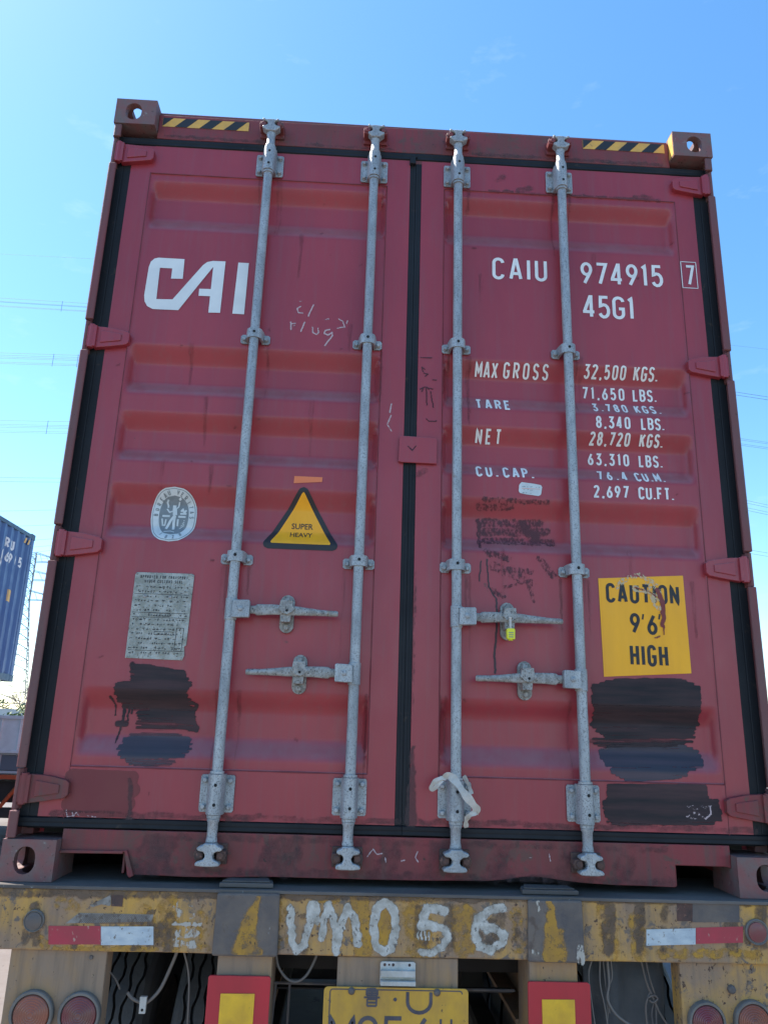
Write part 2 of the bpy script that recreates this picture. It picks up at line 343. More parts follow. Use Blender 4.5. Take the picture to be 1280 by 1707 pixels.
# sill with the two pocket notches and a bent lower edge
def sill():
    top = .146; lo = []
    xs = [lerp(-.838, .872, i / 50) for i in range(51)]
    for x in xs:
        z = .018 + .006 * math.sin(x * 3.0) ** 2 + .002 * mnoise.noise((x * 8, 2, 0))
        for cx, wd, dp in ((-.60, .16, -.012), (.42, .10, .016), (.12, .3, .004)):
            z += dp * math.exp(-((x - cx) / wd) ** 2) * (1 if dp > 0 else .6)
        lo.append((x, z))
    p = [(-1.056, top), (-1.056, .080), (-.866, .082), (-.858, .070), (-.850, .038)] + lo + [(.874, .084), (1.04, .083), (1.056, .078), (1.056, top)]
    b = MB(); b.prism(p, .040, .052)
    b.box(-1.056, 1.056, .053, .16, .095, .143)           # closed section behind
    b.box(-.866, -.858, .053, .16, .02, .094); b.box(.874, .882, .053, .16, .02, .094)
    b.prism([(-1.056, .086), (-1.056, .077), (-.862, .079), (-.862, .088)], .030, .0395)     # rolled lip over the pocket
    b.prism([(-.866, .088), (-.856, .083), (-.842, .02), (-.834, .012), (-.822, .018), (-.850, .09)], .028, .0395)
    return b.build('sill', 'red_worn', box, bevel=.002)
sill()

# sides, roof, floor, far end
def corr_side(s):
    b = MB(); x1 = s * 1.212; x2 = s * 1.176; y = .17; P = []
    P.append((y, x1 if True else x2))
    while y < LEN - .45:
        P += [(y + .072, x1), (y + .140, x2), (y + .210, x2), (y + .278, x1)]; y += .278
    P.append((LEN - .17, x1)); n = len(P)
    v = [(x, yy, .14) for yy, x in P] + [(x, yy, 2.80) for yy, x in P]
    f = [(i, i + 1, i + 1 + n, i + n) for i in range(n - 1)]
    if s < 0: f = [q[::-1] for q in f]
    b.add(v, f)
    b.box(min(s * 1.15, s * 1.214), max(s * 1.15, s * 1.214), .179, LEN - .179, 2.80, 2.872)
    b.box(min(s * 1.165, s * 1.214), max(s * 1.165, s * 1.214), .179, LEN - .179, .012, .14)
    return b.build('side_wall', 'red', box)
corr_side(-1); corr_side(1)
b = MB(); b.box(-1.15, 1.15, .301, LEN - .1, 2.845, 2.862)
y = .4
while y < LEN - .3: b.box(-1.10, 1.10, y, y + .09, 2.8625, 2.878); y += .21
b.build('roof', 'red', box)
MB().box(-1.16, 1.16, .17, LEN - .05, .10, .138).build('floor', 'tdark', box)
for i in range(40): MB().box(-1.15, 1.15, .45 + i * .29, .50 + i * .29, .02, .099).build('cross_member', 'tdark', box)
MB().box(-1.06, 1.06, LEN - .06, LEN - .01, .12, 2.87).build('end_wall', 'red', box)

# ---------------------------------------------------------------- door leaves
GR = [(2.556, 2.490, 2.403, 2.328), (1.833, 1.766, 1.692, 1.630), (1.561, 1.499, 1.424, 1.369), (1.285, 1.217, 1.139, 1.086), (.578, .515, .429, .365)]
YF = .045; DEP = .036
XI, XO = .115, 1.062; ZB, ZT = .331, 2.585
def surf(x, z):
    ax = abs(x); y = YF
    if XI < ax < XO and ZB < z < ZT:
        rx = sst(XI + .002, XI + .024, ax) * (1 - sst(XO - .032, XO - .003, ax)); d = 0
        for a, b_, c, d_ in GR:
            d = max(d, min(1, max(0, (a - z) / (a - b_))) * min(1, max(0, (z - d_) / (c - d_))))
        d = min(d, 1); d = .45 * d + .55 * d * d * (3 - 2 * d)
        e = min(1, (ax - XI) / .004, (XO - ax) / .004, (z - ZB) / .004, (ZT - z) / .004)
        y += .0035 * e + DEP * d * rx
    y += .0026 * mnoise.noise((x * 2.3, z * 1.9, 3.1 if x < 0 else 7.7)) + .0010 * mnoise.noise((x * 8, z * 6, 1.2))
    return y
def leaf(s):
    xs = sorted(set([.0235, XI, XI + .004, XO - .004, XO, 1.142] + [(.0235 + .0075 * i) for i in range(1, 151) if .0235 + .0075 * i < 1.140]))
    z = .180; zs = []
    while z < 2.711: zs.append(z); z += .0072
    zs = sorted(set(zs + [ZB, ZB + .004, ZT - .004, ZT, 2.713]))
    xs = [s * x for x in xs]
    if s < 0: xs = xs[::-1]
    nx, nz_ = len(xs), len(zs)
    b = MB()
    b.add([(x, surf(x, z), z) for z in zs for x in xs], [(j * nx + i, j * nx + i + 1, (j + 1) * nx + i + 1, (j + 1) * nx + i) for j in range(nz_ - 1) for i in range(nx - 1)])
    x0, x1 = xs[0], xs[-1]
    def rim(pa, pb):                        # folded edge of the leaf
        b.add([pa, pb, (pb[0], .10, pb[2]), (pa[0], .10, pa[2])], [(0, 1, 2, 3)])
    for i in range(nx - 1):
        rim((xs[i + 1], surf(xs[i + 1], zs[0]), zs[0]), (xs[i], surf(xs[i], zs[0]), zs[0]))
        rim((xs[i], surf(xs[i], zs[-1]), zs[-1]), (xs[i + 1], surf(xs[i + 1], zs[-1]), zs[-1]))
    for j in range(nz_ - 1):
        rim((x0, surf(x0, zs[j]), zs[j]), (x0, surf(x0, zs[j + 1]), zs[j + 1]))
        rim((x1, surf(x1, zs[j + 1]), zs[j + 1]), (x1, surf(x1, zs[j]), zs[j]))
    b.add([(x0, .1, zs[0]), (x1, .1, zs[0]), (x1, .1, zs[-1]), (x0, .1, zs[-1])], [(3, 2, 1, 0)])
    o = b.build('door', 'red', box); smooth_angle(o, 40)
    return o
doorL, doorR = leaf(-1), leaf(1)
doorL['label'] = 'left door with the large white logo, emblem and warning triangle'
doorR['label'] = 'right door with the white weight table and yellow height sticker'

def pick(s): return doorL if s < 0 else doorR
# weld seams around the panels, worn and uneven
for s in (-1, 1):
    b = MB()
    def bead(p, q, r=.0022):
        n = int(max(abs(p[0] - q[0]), abs(p[1] - q[1])) / .02) + 1; P = []
        rr = []
        for i in range(n + 1):
            x = lerp(p[0], q[0], i / n); z = lerp(p[1], q[1], i / n)
            P.append((x, surf(x, z) + .0004, z)); rr.append(r * (1 + .5 * mnoise.noise((x * 20, z * 20, s))))
        b.tube(P, rr, 6)
    bead((s * XI, ZT), (s * XO, ZT)); bead((s * XI, ZB), (s * XO, ZB)); bead((s * XO, ZB), (s * XO, ZT), .0018); bead((s * XI, ZB), (s * XI, ZT), .0014)
    bead((s * XO, ZB), (s * XO, .16), .0016)
    b.build('weld_seam', 'seam', pick(s), smooth=True)

# rubber gaskets: a profiled strip right round each leaf
for s in (-1, 1):
    b = MB()
    def strip(x0, x1, z0, z1, vert):
        if vert:
            w_ = x1 - x0
            b.prismz([(x0, .0480), (x0 + w_ * .45, .0475), (x0 + w_ * .50, .0490), (x0 + w_ * .55, .0475), (x1, .0480), (x1, .085), (x0, .085)], z0, z1)
        else:
            h = z1 - z0; n = 26; V = []; Fc = []
            pr = [(0, .050), (.12, .042), (.45, .0435), (.6, .042), (.9, .042), (1, .050), (1, .085), (0, .085)]
            for i in range(n + 1):
                x = lerp(x0, x1, i / n); wob = .0012 * mnoise.noise((x * 6, z0 * 9, 0))
                V += [(x, y, z0 + t * h + wob) for t, y in pr]
            k = len(pr)
            for i in range(n):
                for j in range(k): Fc.append((i * k + j, i * k + (j + 1) % k, (i + 1) * k + (j + 1) % k, (i + 1) * k + j))
            Fc.append(tuple(range(k))); Fc.append(tuple(range((n + 1) * k - 1, n * k - 1, -1)))
            b.add(V, [q[::-1] for q in Fc])
    a, c = (.0005, 1.202)
    strip(min(s * a, s * c), max(s * a, s * c), 2.7145, 2.7505, False)
    strip(min(s * a, s * c), max(s * a, s * c), .1475, .1790, False)
    strip(min(s * .0005, s * .0232), max(s * .0005, s * .0232), .1795, 2.714, True)
    strip(min(s * 1.1425, s * 1.202), max(s * 1.1425, s * 1.202), .1795, 2.714, True)
    b.build('gasket', 'rubber', pick(s), bevel=.0015)
MB().box(-1.185, 1.185, .090, .115, .14, 2.76).build('rebate', 'rubber', box)

# forged hinges
for s in (-1, 1):
    for k, hz in enumerate(HZ):
        b = MB(); big = k in (0, 3)
        xe = 1.052
        P = [(xe + .010, hz - .026), (xe, hz - .016), (xe, hz + .020), (xe + .010, hz + .028), (1.120, hz + .040), (1.178, hz + .044), (1.178, hz - .044), (1.120, hz - .036)]
        b.prism([(s * x, z) for x, z in P], .024, YF + .003)
        b.prism([(s * x, z) for x, z in [(xe + .028, hz - .012), (xe + .028, hz + .014), (1.155, hz + .026), (1.155, hz - .024)]], .0195, .0238)
        b.cyl((s * 1.189, .022, hz - .047), (s * 1.189, .022, hz + .047), .0120, 18)
        b.prism([(s * x, z) for x, z in [(1.17, hz - .043), (1.17, hz + .043), (1.203, hz + .040), (1.203, hz - .040)]], .014, .034)
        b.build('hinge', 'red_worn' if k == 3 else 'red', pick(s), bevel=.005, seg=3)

# overlap plate between the leaves, and the small rubber clip above
b = MB(); b.prism([(-.042, 1.404), (-.040, 1.500), (-.034, 1.503), (.094, 1.500), (.098, 1.494), (.097, 1.400), (-.030, 1.401)], .030, .036)
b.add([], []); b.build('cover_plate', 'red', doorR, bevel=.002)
b = MB().box(-.026, -.002, .030, .052, 2.690, 2.722); b.box(-.020, .004, .034, .052, 2.7225, 2.733); b.build('gasket_clip', 'rubber', doorL, bevel=.003)

# ---------------------------------------------------------------- stroke lettering that lies on the corrugated steel
def arc(cx, cy, rx, ry, a0, a1, n=10):
    return [(cx + rx * math.cos(R(lerp(a0, a1, i / n))), cy + ry * math.sin(R(lerp(a0, a1, i / n)))) for i in range(n + 1)]
GL = {
 'A': (.46, [[(0, 0), (.20, 1), (.26, 1), (.46, 0)], [(.07, .27), (.39, .27)]]),
 'B': (.42, [[(0, 0), (0, 1), (.2, 1)] + arc(.2, .76, .2, .24, 90, -90) + [(.0, .52)], [(.2, .52)] + arc(.2, .26, .22, .26, 90, -90) + [(0, 0)]]),
 'C': (.42, [arc(.21, .79, .21, .21, 5, 180) + arc(.21, .21, .21, .21, 180, 355)]),
 'D': (.42, [[(0, 0), (0, 1), (.16, 1)] + arc(.16, .74, .26, .26, 90, 0) + arc(.16, .26, .26, .26, 0, -90) + [(0, 0)]]),
 'E': (.38, [[(.38, 1), (0, 1), (0, 0), (.38, 0)], [(0, .52), (.32, .52)]]),
 'F': (.38, [[(.38, 1), (0, 1), (0, 0)], [(0, .52), (.32, .52)]]),
 'G': (.42, [arc(.21, .79, .21, .21, 5, 180) + arc(.21, .21, .21, .21, 180, 360) + [(.42, .45), (.22, .45)]]),
 'H': (.42, [[(0, 0), (0, 1)], [(.42, 0), (.42, 1)], [(0, .5), (.42, .5)]]),
 'I': (0, [[(0, 0), (0, 1)]]),
 'K': (.42, [[(0, 0), (0, 1)], [(.42, 1), (.02, .42)], [(.14, .58), (.42, 0)]]),
 'L': (.36, [[(0, 1), (0, 0), (.36, 0)]]),
 'M': (.50, [[(0, 0), (0, 1), (.25, .30), (.5, 1), (.5, 0)]]),
 'N': (.44, [[(0, 0), (0, 1), (.44, 0), (.44, 1)]]),
 'O': (.42, [arc(.21, .79, .21, .21, 0, 180) + arc(.21, .21, .21, .21, 180, 360) + [(.42, .79)]]),
 'P': (.42, [[(0, 0), (0, 1), (.2, 1)] + arc(.2, .74, .21, .26, 90, -90) + [(0, .48)]]),
 'R': (.42, [[(0, 0), (0, 1), (.2, 1)] + arc(.2, .74, .21, .26, 90, -90) + [(0, .48)], [(.2, .48), (.42, 0)]]),
 'S': (.40, [arc(.2, .76, .2, .24, 15, 250) + arc(.2, .25, .2, .25, 75, -165)]),
 'T': (.42, [[(0, 1), (.42, 1)], [(.21, 1), (.21, 0)]]),
 'U': (.42, [[(0, 1)] + arc(.21, .21, .21, .21, 180, 360) + [(.42, 1)]]),
 'V': (.44, [[(0, 1), (.22, 0), (.44, 1)]]),
 'X': (.42, [[(0, 0), (.42, 1)], [(0, 1), (.42, 0)]]),
 'Y': (.42, [[(0, 1), (.21, .5), (.42, 1)], [(.21, .5), (.21, 0)]]),
 '0': (.40, [arc(.2, .79, .2, .21, 0, 180) + arc(.2, .21, .2, .21, 180, 360) + [(.4, .79)]]),
 '1': (.20, [[(0, .88), (.13, 1), (.13, 0)]]),
 '2': (.40, [arc(.2, .78, .2, .22, 170, -25) + [(0, .02), (0, 0), (.42, 0)]]),
 '3': (.40, [[(0, 1), (.38, 1), (.17, .60)] + arc(.2, .29, .21, .29, 70, -160)]),
 '4': (.44, [[(.31, 0), (.31, 1), (.27, 1), (0, .27), (0, .24), (.44, .24)]]),
 '5': (.40, [[(.38, 1), (.05, 1), (.03, .55)] + arc(.19, .31, .21, .31, 125, -155)]),
 '6': (.40, [[(.31, 1), (.06, .50)] + arc(.2, .28, .2, .28, 150, 510, 16)]),
 '7': (.42, [[(0, 1), (.42, 1), (.13, 0)]]),
 '8': (.40, [arc(.2, .76, .18, .24, -90, 270, 16), arc(.2, .26, .2, .26, 90, 450, 16)]),
 '9': (.40, [[(.10, 0), (.34, .50)] + arc(.2, .72, .2, .28, -30, 330, 16)]),
 '.': (.04, [[(.02, -.03), (.02, .08)]]), ',': (.06, [[(.06, .07), (.0, -.14)]]), "'": (.05, [[(.05, 1), (.0, .72)]]), ' ': (.22, []), '-': (.22, [[(0, .5), (.22, .5)]])}
def ribbon(mb, P, wd, fy, lift, mi=0, step=.008):
    Q = [P[0]]
    for p, q in zip(P, P[1:]):
        d = math.hypot(q[0] - p[0], q[1] - p[1])
        if d < 1e-5: continue
        k = max(1, int(d / step + .5))
        Q += [(lerp(p[0], q[0], i / k), lerp(p[1], q[1], i / k)) for i in range(1, k + 1)]
    n = len(Q)
    if n < 2: return
    V = []
    for i, (x, z) in enumerate(Q):
        a = Q[max(0, i - 1)]; c = Q[min(n - 1, i + 1)]; d1 = Vector((x - a[0], z - a[1])); d2 = Vector((c[0] - x, c[1] - z))
        if d1.length < 1e-6: d1 = d2
        if d2.length < 1e-6: d2 = d1
        d1.normalize(); d2.normalize(); t = d1 + d2
        t = t.normalized() if t.length > 1e-3 else d1
        m_ = min(1.7, 1 / max(.5, t.dot(d1)))
        nx_, nz_ = -t.y * m_ * wd / 2, t.x * m_ * wd / 2
        V += [(x + nx_, z + nz_), (x - nx_, z - nz_)]
    mb.add([(x, fy(x, z) - lift, z) for x, z in V], [(2 * i, 2 * i + 1, 2 * i + 3, 2 * i + 2) for i in range(n - 1)], mi)
def write(mb, s, x0, x1, z0, h, wd, cw=1.0, fy=surf, lift=.0016, mi=0, zslope=0, shear=0):
    tot = sum(GL[c][0] for c in s) * h * cw; gap = (x1 - x0 - wd - tot) / max(1, len(s) - 1); x = x0 + wd / 2; k = 0
    for c in s:
        gw, st = GL[c]
        for pl in st:
            k += 1
            P = [(x + px_ * h * cw + shear * pz * h, z0 + wd / 2 + pz * (h - wd) + zslope * (x - x0)) for px_, pz in pl]
            ribbon(mb, P, wd, fy, lift + .00012 * (k % 4), mi)
        x += gw * h * cw + gap
def flat(y): return lambda x, z: y
def rows(mb, poly, fy, lift, mi=0, dz=.008, dx=.02):        # fills a row-convex outline so that it follows the steel
    z0 = min(p[1] for p in poly); z1 = max(p[1] for p in poly); n = max(2, int((z1 - z0) / dz)); nx = 8
    zs = [lerp(z0 + 1e-5, z1 - 1e-5, i / n) for i in range(n + 1)]; V = []
    for z in zs:
        X = []
        for (xa, za), (xb, zb) in zip(poly, poly[1:] + poly[:1]):
            if (za - z) * (zb - z) <= 0 and abs(za - zb) > 1e-9: X.append(xa + (xb - xa) * (z - za) / (zb - za))
        a, c = min(X), max(X)
        V += [(lerp(a, c, j / nx), z) for j in range(nx + 1)]
    k = nx + 1
    mb.add([(x, fy(x, z) - lift, z) for x, z in V], [(i * k + j, i * k + j + 1, (i + 1) * k + j + 1, (i + 1) * k + j) for i in range(n) for j in range(nx)], mi)

# right door lettering
b = MB(); write(b, 'CAIU', .309, .526, 2.183, .098, .0128, .86); b.build('lettering', 'white', doorR)
b = MB(); write(b, '974915', .660, .990, 2.181, .100, .0128, .86, zslope=.012)
b.build('lettering', 'white', doorR)
b = MB(); write(b, '45G1', .663, .868, 2.034, .100, .0128, .86); b.build('lettering', 'white', doorR)
b = MB(); write(b, '7', 1.080, 1.112, 2.198, .092, .0110, .70)
for P in ([(1.064, 2.186), (1.127, 2.186)], [(1.064, 2.304), (1.127, 2.304)], [(1.065, 2.188), (1.065, 2.302)], [(1.126, 2.188), (1.126, 2.302)]): ribbon(b, P, .003, surf, .0023)
b.build('lettering', 'white', doorR)
def line(parts, h, wd, zs=.0):
    for s_, x0, x1, z0 in parts:
        b = MB(); write(b, s_, x0, x1, z0, h, wd, .74, zslope=zs); b.build('lettering', 'white', doorR)
line([('MAX', .243, .330, 1.772), ('GROSS', .351, .524, 1.774)], .054, .0074)
line([('TARE', .243, .374, 1.631)], .052, .0080)
line([('NET', .244, .340, 1.503)], .050, .0074)
line([('CU.', .243, .324, 1.364), ('CAP.', .342, .455, 1.364)], .050, .0080)
for s1, a1, b1, s2, a2, b2, z_, h_, w_ in [
    ('32,500', .660, .822, 'KGS.', .852, .947, 1.786, .050, .0074), ('71,650', .656, .820, 'LBS.', .852, .944, 1.706, .051, .0074),
    ('3.780', .688, .822, 'KGS.', .850, .948, 1.645, .044, .0072), ('8,340', .692, .822, 'LBS.', .862, .950, 1.575, .049, .0074),
    ('28,720', .670, .822, 'KGS.', .858, .948, 1.515, .045, .0074), ('63,310', .666, .822, 'LBS.', .858, .948, 1.440, .048, .0074),
    ('76.4', .692, .803, 'CU.M.', .832, .942, 1.372, .044, .0072), ('2,697', .671, .800, 'CU.FT.', .835, .966, 1.303, .048, .0076)]:
    line([(s1, a1, b1, z_), (s2, a2, b2, z_)], h_, w_, .006)

# logo on the left door
def poly_px(pts, ox, oy, sc, Y=.05): return [at(ox + x / sc, oy + y / sc, Y) for x, y in pts]
def filled(name, polys, material, parent, fy, lift):
    bm = bmesh.new()
    for P in polys:
        vs = [bm.verts.new((x, 0, z)) for x, z in P]; es = [bm.edges.new((vs[i], vs[(i + 1) % len(vs)])) for i in range(len(vs))]
        bmesh.ops.triangle_fill(bm, use_beauty=True, use_dissolve=False, edges=es, normal=(0, -1, 0))
    bmesh.ops.subdivide_edges(bm, edges=bm.edges[:], cuts=2, use_grid_fill=True)
    for v in bm.verts: v.co.y = fy(v.co.x, v.co.z) - lift
    me = bpy.data.meshes.new(name); bm.to_mesh(me); bm.free(); me.materials.append(M[material])
    o = bpy.data.objects.new(name, me); C.objects.link(o); o.parent = parent; return o
lg = [(712, 210), (700, 342), (622, 340), (630, 272), (548, 268), (524, 476), (632, 478), (835, 250), (862, 230), (900, 222), (985, 225), (948, 568), (870, 566), (882, 458),
      (805, 455), (810, 408), (887, 410), (903, 262), (670, 550), (500, 542), (462, 522), (445, 490), (443, 450), (474, 262), (488, 226), (512, 206), (540, 200)]
li = [(1070, 232), (1140, 236), (1108, 578), (1030, 573)]
filled('logo', [poly_px(lg, 130, 380, 4), poly_px(li, 130, 380, 4)], 'logo', doorL, surf, .0022)

# hazard stripes on the header
def hazard(x0, x1, z0, z1, flip):
    b = MB(); y = .0435; n = 7; st = (x1 - x0) / n; sk = .042
    b.add([(x0, y, z0), (x1, y, z0), (x1, y, z1), (x0, y, z1)], [(0, 1, 2, 3)], 0)
    k = 0
    for i in range(-1, n + 1):
        if i % 2 == 0: continue
        a = x0 + i * st; P = []
        q = [(a, z0), (a + st, z0), (a + st + sk, z1), (a + sk, z1)]
        # clip to the strip
        def clip(P, xl, side):
            O = []
            for p, r_ in zip(P, P[1:] + P[:1]):
                ip = (p[0] - xl) * side >= 0; iq = (r_[0] - xl) * side >= 0
                if ip: O.append(p)
                if ip != iq:
                    t = (xl - p[0]) / (r_[0] - p[0]); O.append((xl, p[1] + (r_[1] - p[1]) * t))
            return O
        q = clip(q, x0 + .001, 1)
        if len(q) > 2: q = clip(q, x1 - .001, -1)
        if len(q) > 2: b.add([(x, y - .0006, z) for x, z in q], [tuple(range(len(q)))], 1)
    return b.build('hazard_stripe', ['hyellow', 'black'], box)
hazard(-1.040, -.690, 2.811, 2.854, 0); hazard(.693, 1.038, 2.822, 2.866, 0)

# warning triangle, orange label, white note label
T = [at(x, y, .06) for x, y in ((506, 817), (442, 908), (448, 914), (556, 915), (561, 909))]
cx = T[0][0]
def rtri(cx, zt, zb, hw, r, n=6):
    V = [(cx, zt), (cx - hw, zb), (cx + hw, zb)]; out_ = []
    for i in range(3):
        p = Vector(V[i]); a = (Vector(V[i - 1]) - p).normalized(); c = (Vector(V[(i + 1) % 3]) - p).normalized()
        ang = math.acos(a.dot(c)); d = r / math.tan(ang / 2); ce = p + (a + c).normalized() * (r / math.sin(ang / 2))
        s0 = p + a * d - ce; s1 = p + c * d - ce; a0 = math.atan2(s0.y, s0.x); a1 = math.atan2(s1.y, s1.x)
        da = (a1 - a0 + math.pi) % (2 * math.pi) - math.pi
        out_ += [(ce.x + r * math.cos(a0 + da * k / n), ce.y + r * math.sin(a0 + da * k / n)) for k in range(n + 1)]
    return out_
b = MB(); rows(b, rtri(-.376, 1.315, 1.067, .143, .018), surf, .0016, 0, .005)
rows(b, rtri(-.376, 1.283, 1.088, .108, .004), surf, .0022, 1, .005)
b.build('warning_sticker', ['black', 'yellow'], doorL)
def txt(s, x0, x1, z0, h, fy, lift, name, material, parent, bold=.012):
    cu = bpy.data.curves.new('t', 'FONT'); cu.body = s; cu.size = 1; cu.offset = bold; cu.resolution_u = 3
    o = bpy.data.objects.new('t', cu); C.objects.link(o)
    dg = bpy.context.evaluated_depsgraph_get(); dg.update(); me = bpy.data.meshes.new_from_object(o.evaluated_get(dg)); bpy.data.objects.remove(o)
    xs = [v.co.x for v in me.vertices]; ys = [v.co.y for v in me.vertices]
    a, c, e, f = min(xs), max(xs), min(ys), max(ys)
    bm = bmesh.new(); bm.from_mesh(me)
    bmesh.ops.subdivide_edges(bm, edges=bm.edges[:], cuts=1)
    for v in bm.verts:
        x = x0 + (v.co.x - a) / (c - a) * (x1 - x0); z = z0 + (v.co.y - e) / (f - e) * h
        v.co = (x, fy(x, z) - lift, z)
    me2 = bpy.data.meshes.new(name); bm.to_mesh(me2); bm.free(); me2.materials.append(M[material])
    o = bpy.data.objects.new(name, me2); C.objects.link(o); o.parent = parent; return o
txt('SUPER', -.413, -.337, 1.149, .021, surf, .0030, 'lettering', 'black', doorL)
txt('HEAVY', -.416, -.338, 1.117, .019, surf, .0030, 'lettering', 'black', doorL)
b = MB(); rows(b, [(-.413, 1.3095), (-.313, 1.3105), (-.311, 1.3365), (-.412, 1.3365)], surf, .0018, 0); b.build('label', 'orange', doorL)
b = MB(); P = [at(x, y, .07) for x, y in ((863, 811), (867, 807), (898, 811), (901, 815), (899, 828), (895, 830), (865, 826), (862, 822))]
rows(b, P, surf, .0018, 0, .004)
q0 = at(868, 812, .07); q1 = at(890, 815, .07)
for k in range(16):
    x = lerp(q0[0] - .004, q1[0] + .012, random.random()); z = random.choice((q0[1] - .006, q0[1] - .018, q0[1] - .030)); ribbon(b, [(x, z), (x + .003 + .004 * random.random(), z + .004 * random.random())], .0016, surf, .0022, 1)
ribbon(b, [(q0[0] - .002, q0[1] - .012), (q1[0] + .016, q0[1] - .0125)], .0012, surf, .0022, 2)
b.build('note_label', ['emb', 'greyp', 'orange'], doorR)

# round certification emblem
def oval(cx, cz, rx, rz, e=2.35, n=56):
    return [(cx + rx * math.copysign(abs(math.cos(a)) ** (2 / e), math.cos(a)), cz + rz * math.copysign(abs(math.sin(a)) ** (2 / e), math.sin(a))) for a in [2 * math.pi * k / n for k in range(n)]]
ec = (-.831, 1.178)
b = MB()
for k, (rx, rz, mi) in enumerate(((.080, .100, 0), (.0755, .0955, 1), (.0735, .0935, 0), (.0520, .072, 1))):
    rows(b, oval(ec[0], ec[1], rx, rz), surf, .0015 + .0005 * k, mi, .005)
def glyphs_round(s, a0, a1, rx, rz, h, wd, inward=False):
    for i, c in enumerate(s):
        a = R(lerp(a0, a1, i / max(1, len(s) - 1))); px_, pz_ = ec[0] + rx * math.cos(a), ec[1] + rz * math.sin(a)
        t = Vector((rx * math.sin(a), -rz * math.cos(a))).normalized()
        if inward: t = -t
        nn = Vector((-t.y, t.x)); gw, st = GL[c]
        for pl in st:
            ribbon(b, [(px_ + t.x * (u - gw / 2) * h + nn.x * (v - .5) * h, pz_ + t.y * (u - gw / 2) * h + nn.y * (v - .5) * h) for u, v in pl], wd, surf, .0035, 1, .006)
glyphs_round('BUREAU', 178, 108, .0630, .083, .013, .0026)
glyphs_round('VERITAS', 78, -2, .0630, .083, .013, .0026)
glyphs_round('1828', 238, 302, .0630, .083, .012, .0024, True)
def er(P, wd): ribbon(b, [(ec[0] + x, ec[1] + z) for x, z in P], wd, surf, .0036 + random.random() * .0004, 0, .006)
er([(.000, .040), (.000, .030)], .012); er([(.001, .030), (.004, .004)], .015); er([(.004, .004), (-.010, -.018), (-.022, -.048)], .009); er([(.004, .002), (.002, -.024), (.004, -.050)], .009)
er([(.002, .024), (.014, .034), (.017, .052)], .005); er([(-.002, .020), (-.016, .014), (-.026, .026)], .005); er([(-.022, .058), (-.026, .048), (-.022, .038), (-.022, .030)], .006)
er([(.016, .058), (.023, .064)], .008); er([(-.040, .000), (-.014, .000)], .007); er([(.016, -.001), (.042, -.001)], .007)
er([(-.040, -.010), (-.036, -.034), (-.028, -.034), (-.026, -.012)], .005); er([(.016, -.010), (.016, -.036)], .006); er([(.024, .018), (.030, .026), (.036, .012), (.042, .024)], .007); er([(.022, .010), (.044, .010)], .006)
for k in range(4): er([(.024 + .004 * k, -.046 + .010 * k), (.040, -.020 + .006 * k - .012)], .0024)
er([(-.026, -.060), (-.004, -.057), (.010, -.061)], .003)
b.build('emblem_sticker', ['emb', 'greyp'], doorL)

# aluminium safety approval plate
b = MB(); yp = surf(-.83, .8) - .004
P = [(-.932, .676), (-.744, .674), (-.738, .690), (-.741, .720), (-.735, .724), (-.731, .962), (-.738, .967), (-.926, .966), (-.931, .958)]
b.prism(P, yp, yp + .003, 0)
fp = flat(yp)
write(b, 'APPROVED FOR TRANSPORT', -.912, -.752, .946, .0105, .0016, .7, fp, .0007, 1)
write(b, 'UNDER CUSTOMS SEAL', -.896, -.768, .931, .0105, .0016, .7, fp, .0007, 1)
random.seed(3)
for r_ in range(15):
    z = .916 - r_ * .0158; x = -.922
    if r_ in (2, 6, 7, 14): ribbon(b, [(-.926, z + .008), (-.742, z + .008)], .0014, fp, .0006, 1)
    while x < -.750:
        wd = .003 + .007 * random.random()
        if random.random() < .62:
            for q in range(random.choice((1, 2))):
                z_ = z + .005 * random.random() - .002
                ribbon(b, [(x, z_), (x + wd, z_ + .004 * (random.random() - .5))], .0016, fp, .0008 + .0001 * q, 1)
            if random.random() < .6: ribbon(b, [(x + wd / 2, z - .003), (x + wd / 2 + .001, z + .004)], .0015, fp, .0010, 1)
        x += wd + .003
for q in ([(-.870, .828), (-.800, .828), (-.800, .818), (-.870, .818), (-.870, .828)], [(-.845, .766), (-.782, .766), (-.782, .756), (-.845, .756), (-.845, .766)], [(-.772, .780), (-.748, .780), (-.750, .704), (-.774, .704), (-.772, .780)]): ribbon(b, q, .0014, fp, .0012, 1)
for x_ in (-.890, -.805): b.lathe((x_, yp, .884), (x_, yp - 1, .884), [(0, .007), (.002, .006), (.003, .003)], 12, 2)
for x_, z_ in ((-.925, .960), (-.737, .960), (-.926, .680), (-.748, .680)): b.lathe((x_, yp, z_), (x_, yp - 1, z_), [(0, .004), (.002, .003)], 8, 2)
b.build('approval_plate', ['alu', 'black', 'galv_rough'], doorL, bevel=.0005)

# yellow height sticker
b = MB(); rows(b, [(.676, .667), (.980, .671), (.976, 1.027), (.672, 1.026)], surf, .0016, 0, .02)
kw = dict(lift=.0024, mi=1)
write(b, 'CAUTION', .697, .957, .921, .070, .0110, .74, **kw)
write(b, '9', .776, .808, .816, .072, .0112, .85, **kw); write(b, "'", .818, .826, .816, .072, .006, 1, **kw)
write(b, '6', .836, .868, .814, .072, .0112, .85, **kw); write(b, "'", .876, .884, .818, .072, .006, 1, **kw)
write(b, 'HIGH', .770, .902, .706, .074, .0112, .66, **kw)
b.build('height_sticker', ['yellow', 'black'], doorR)

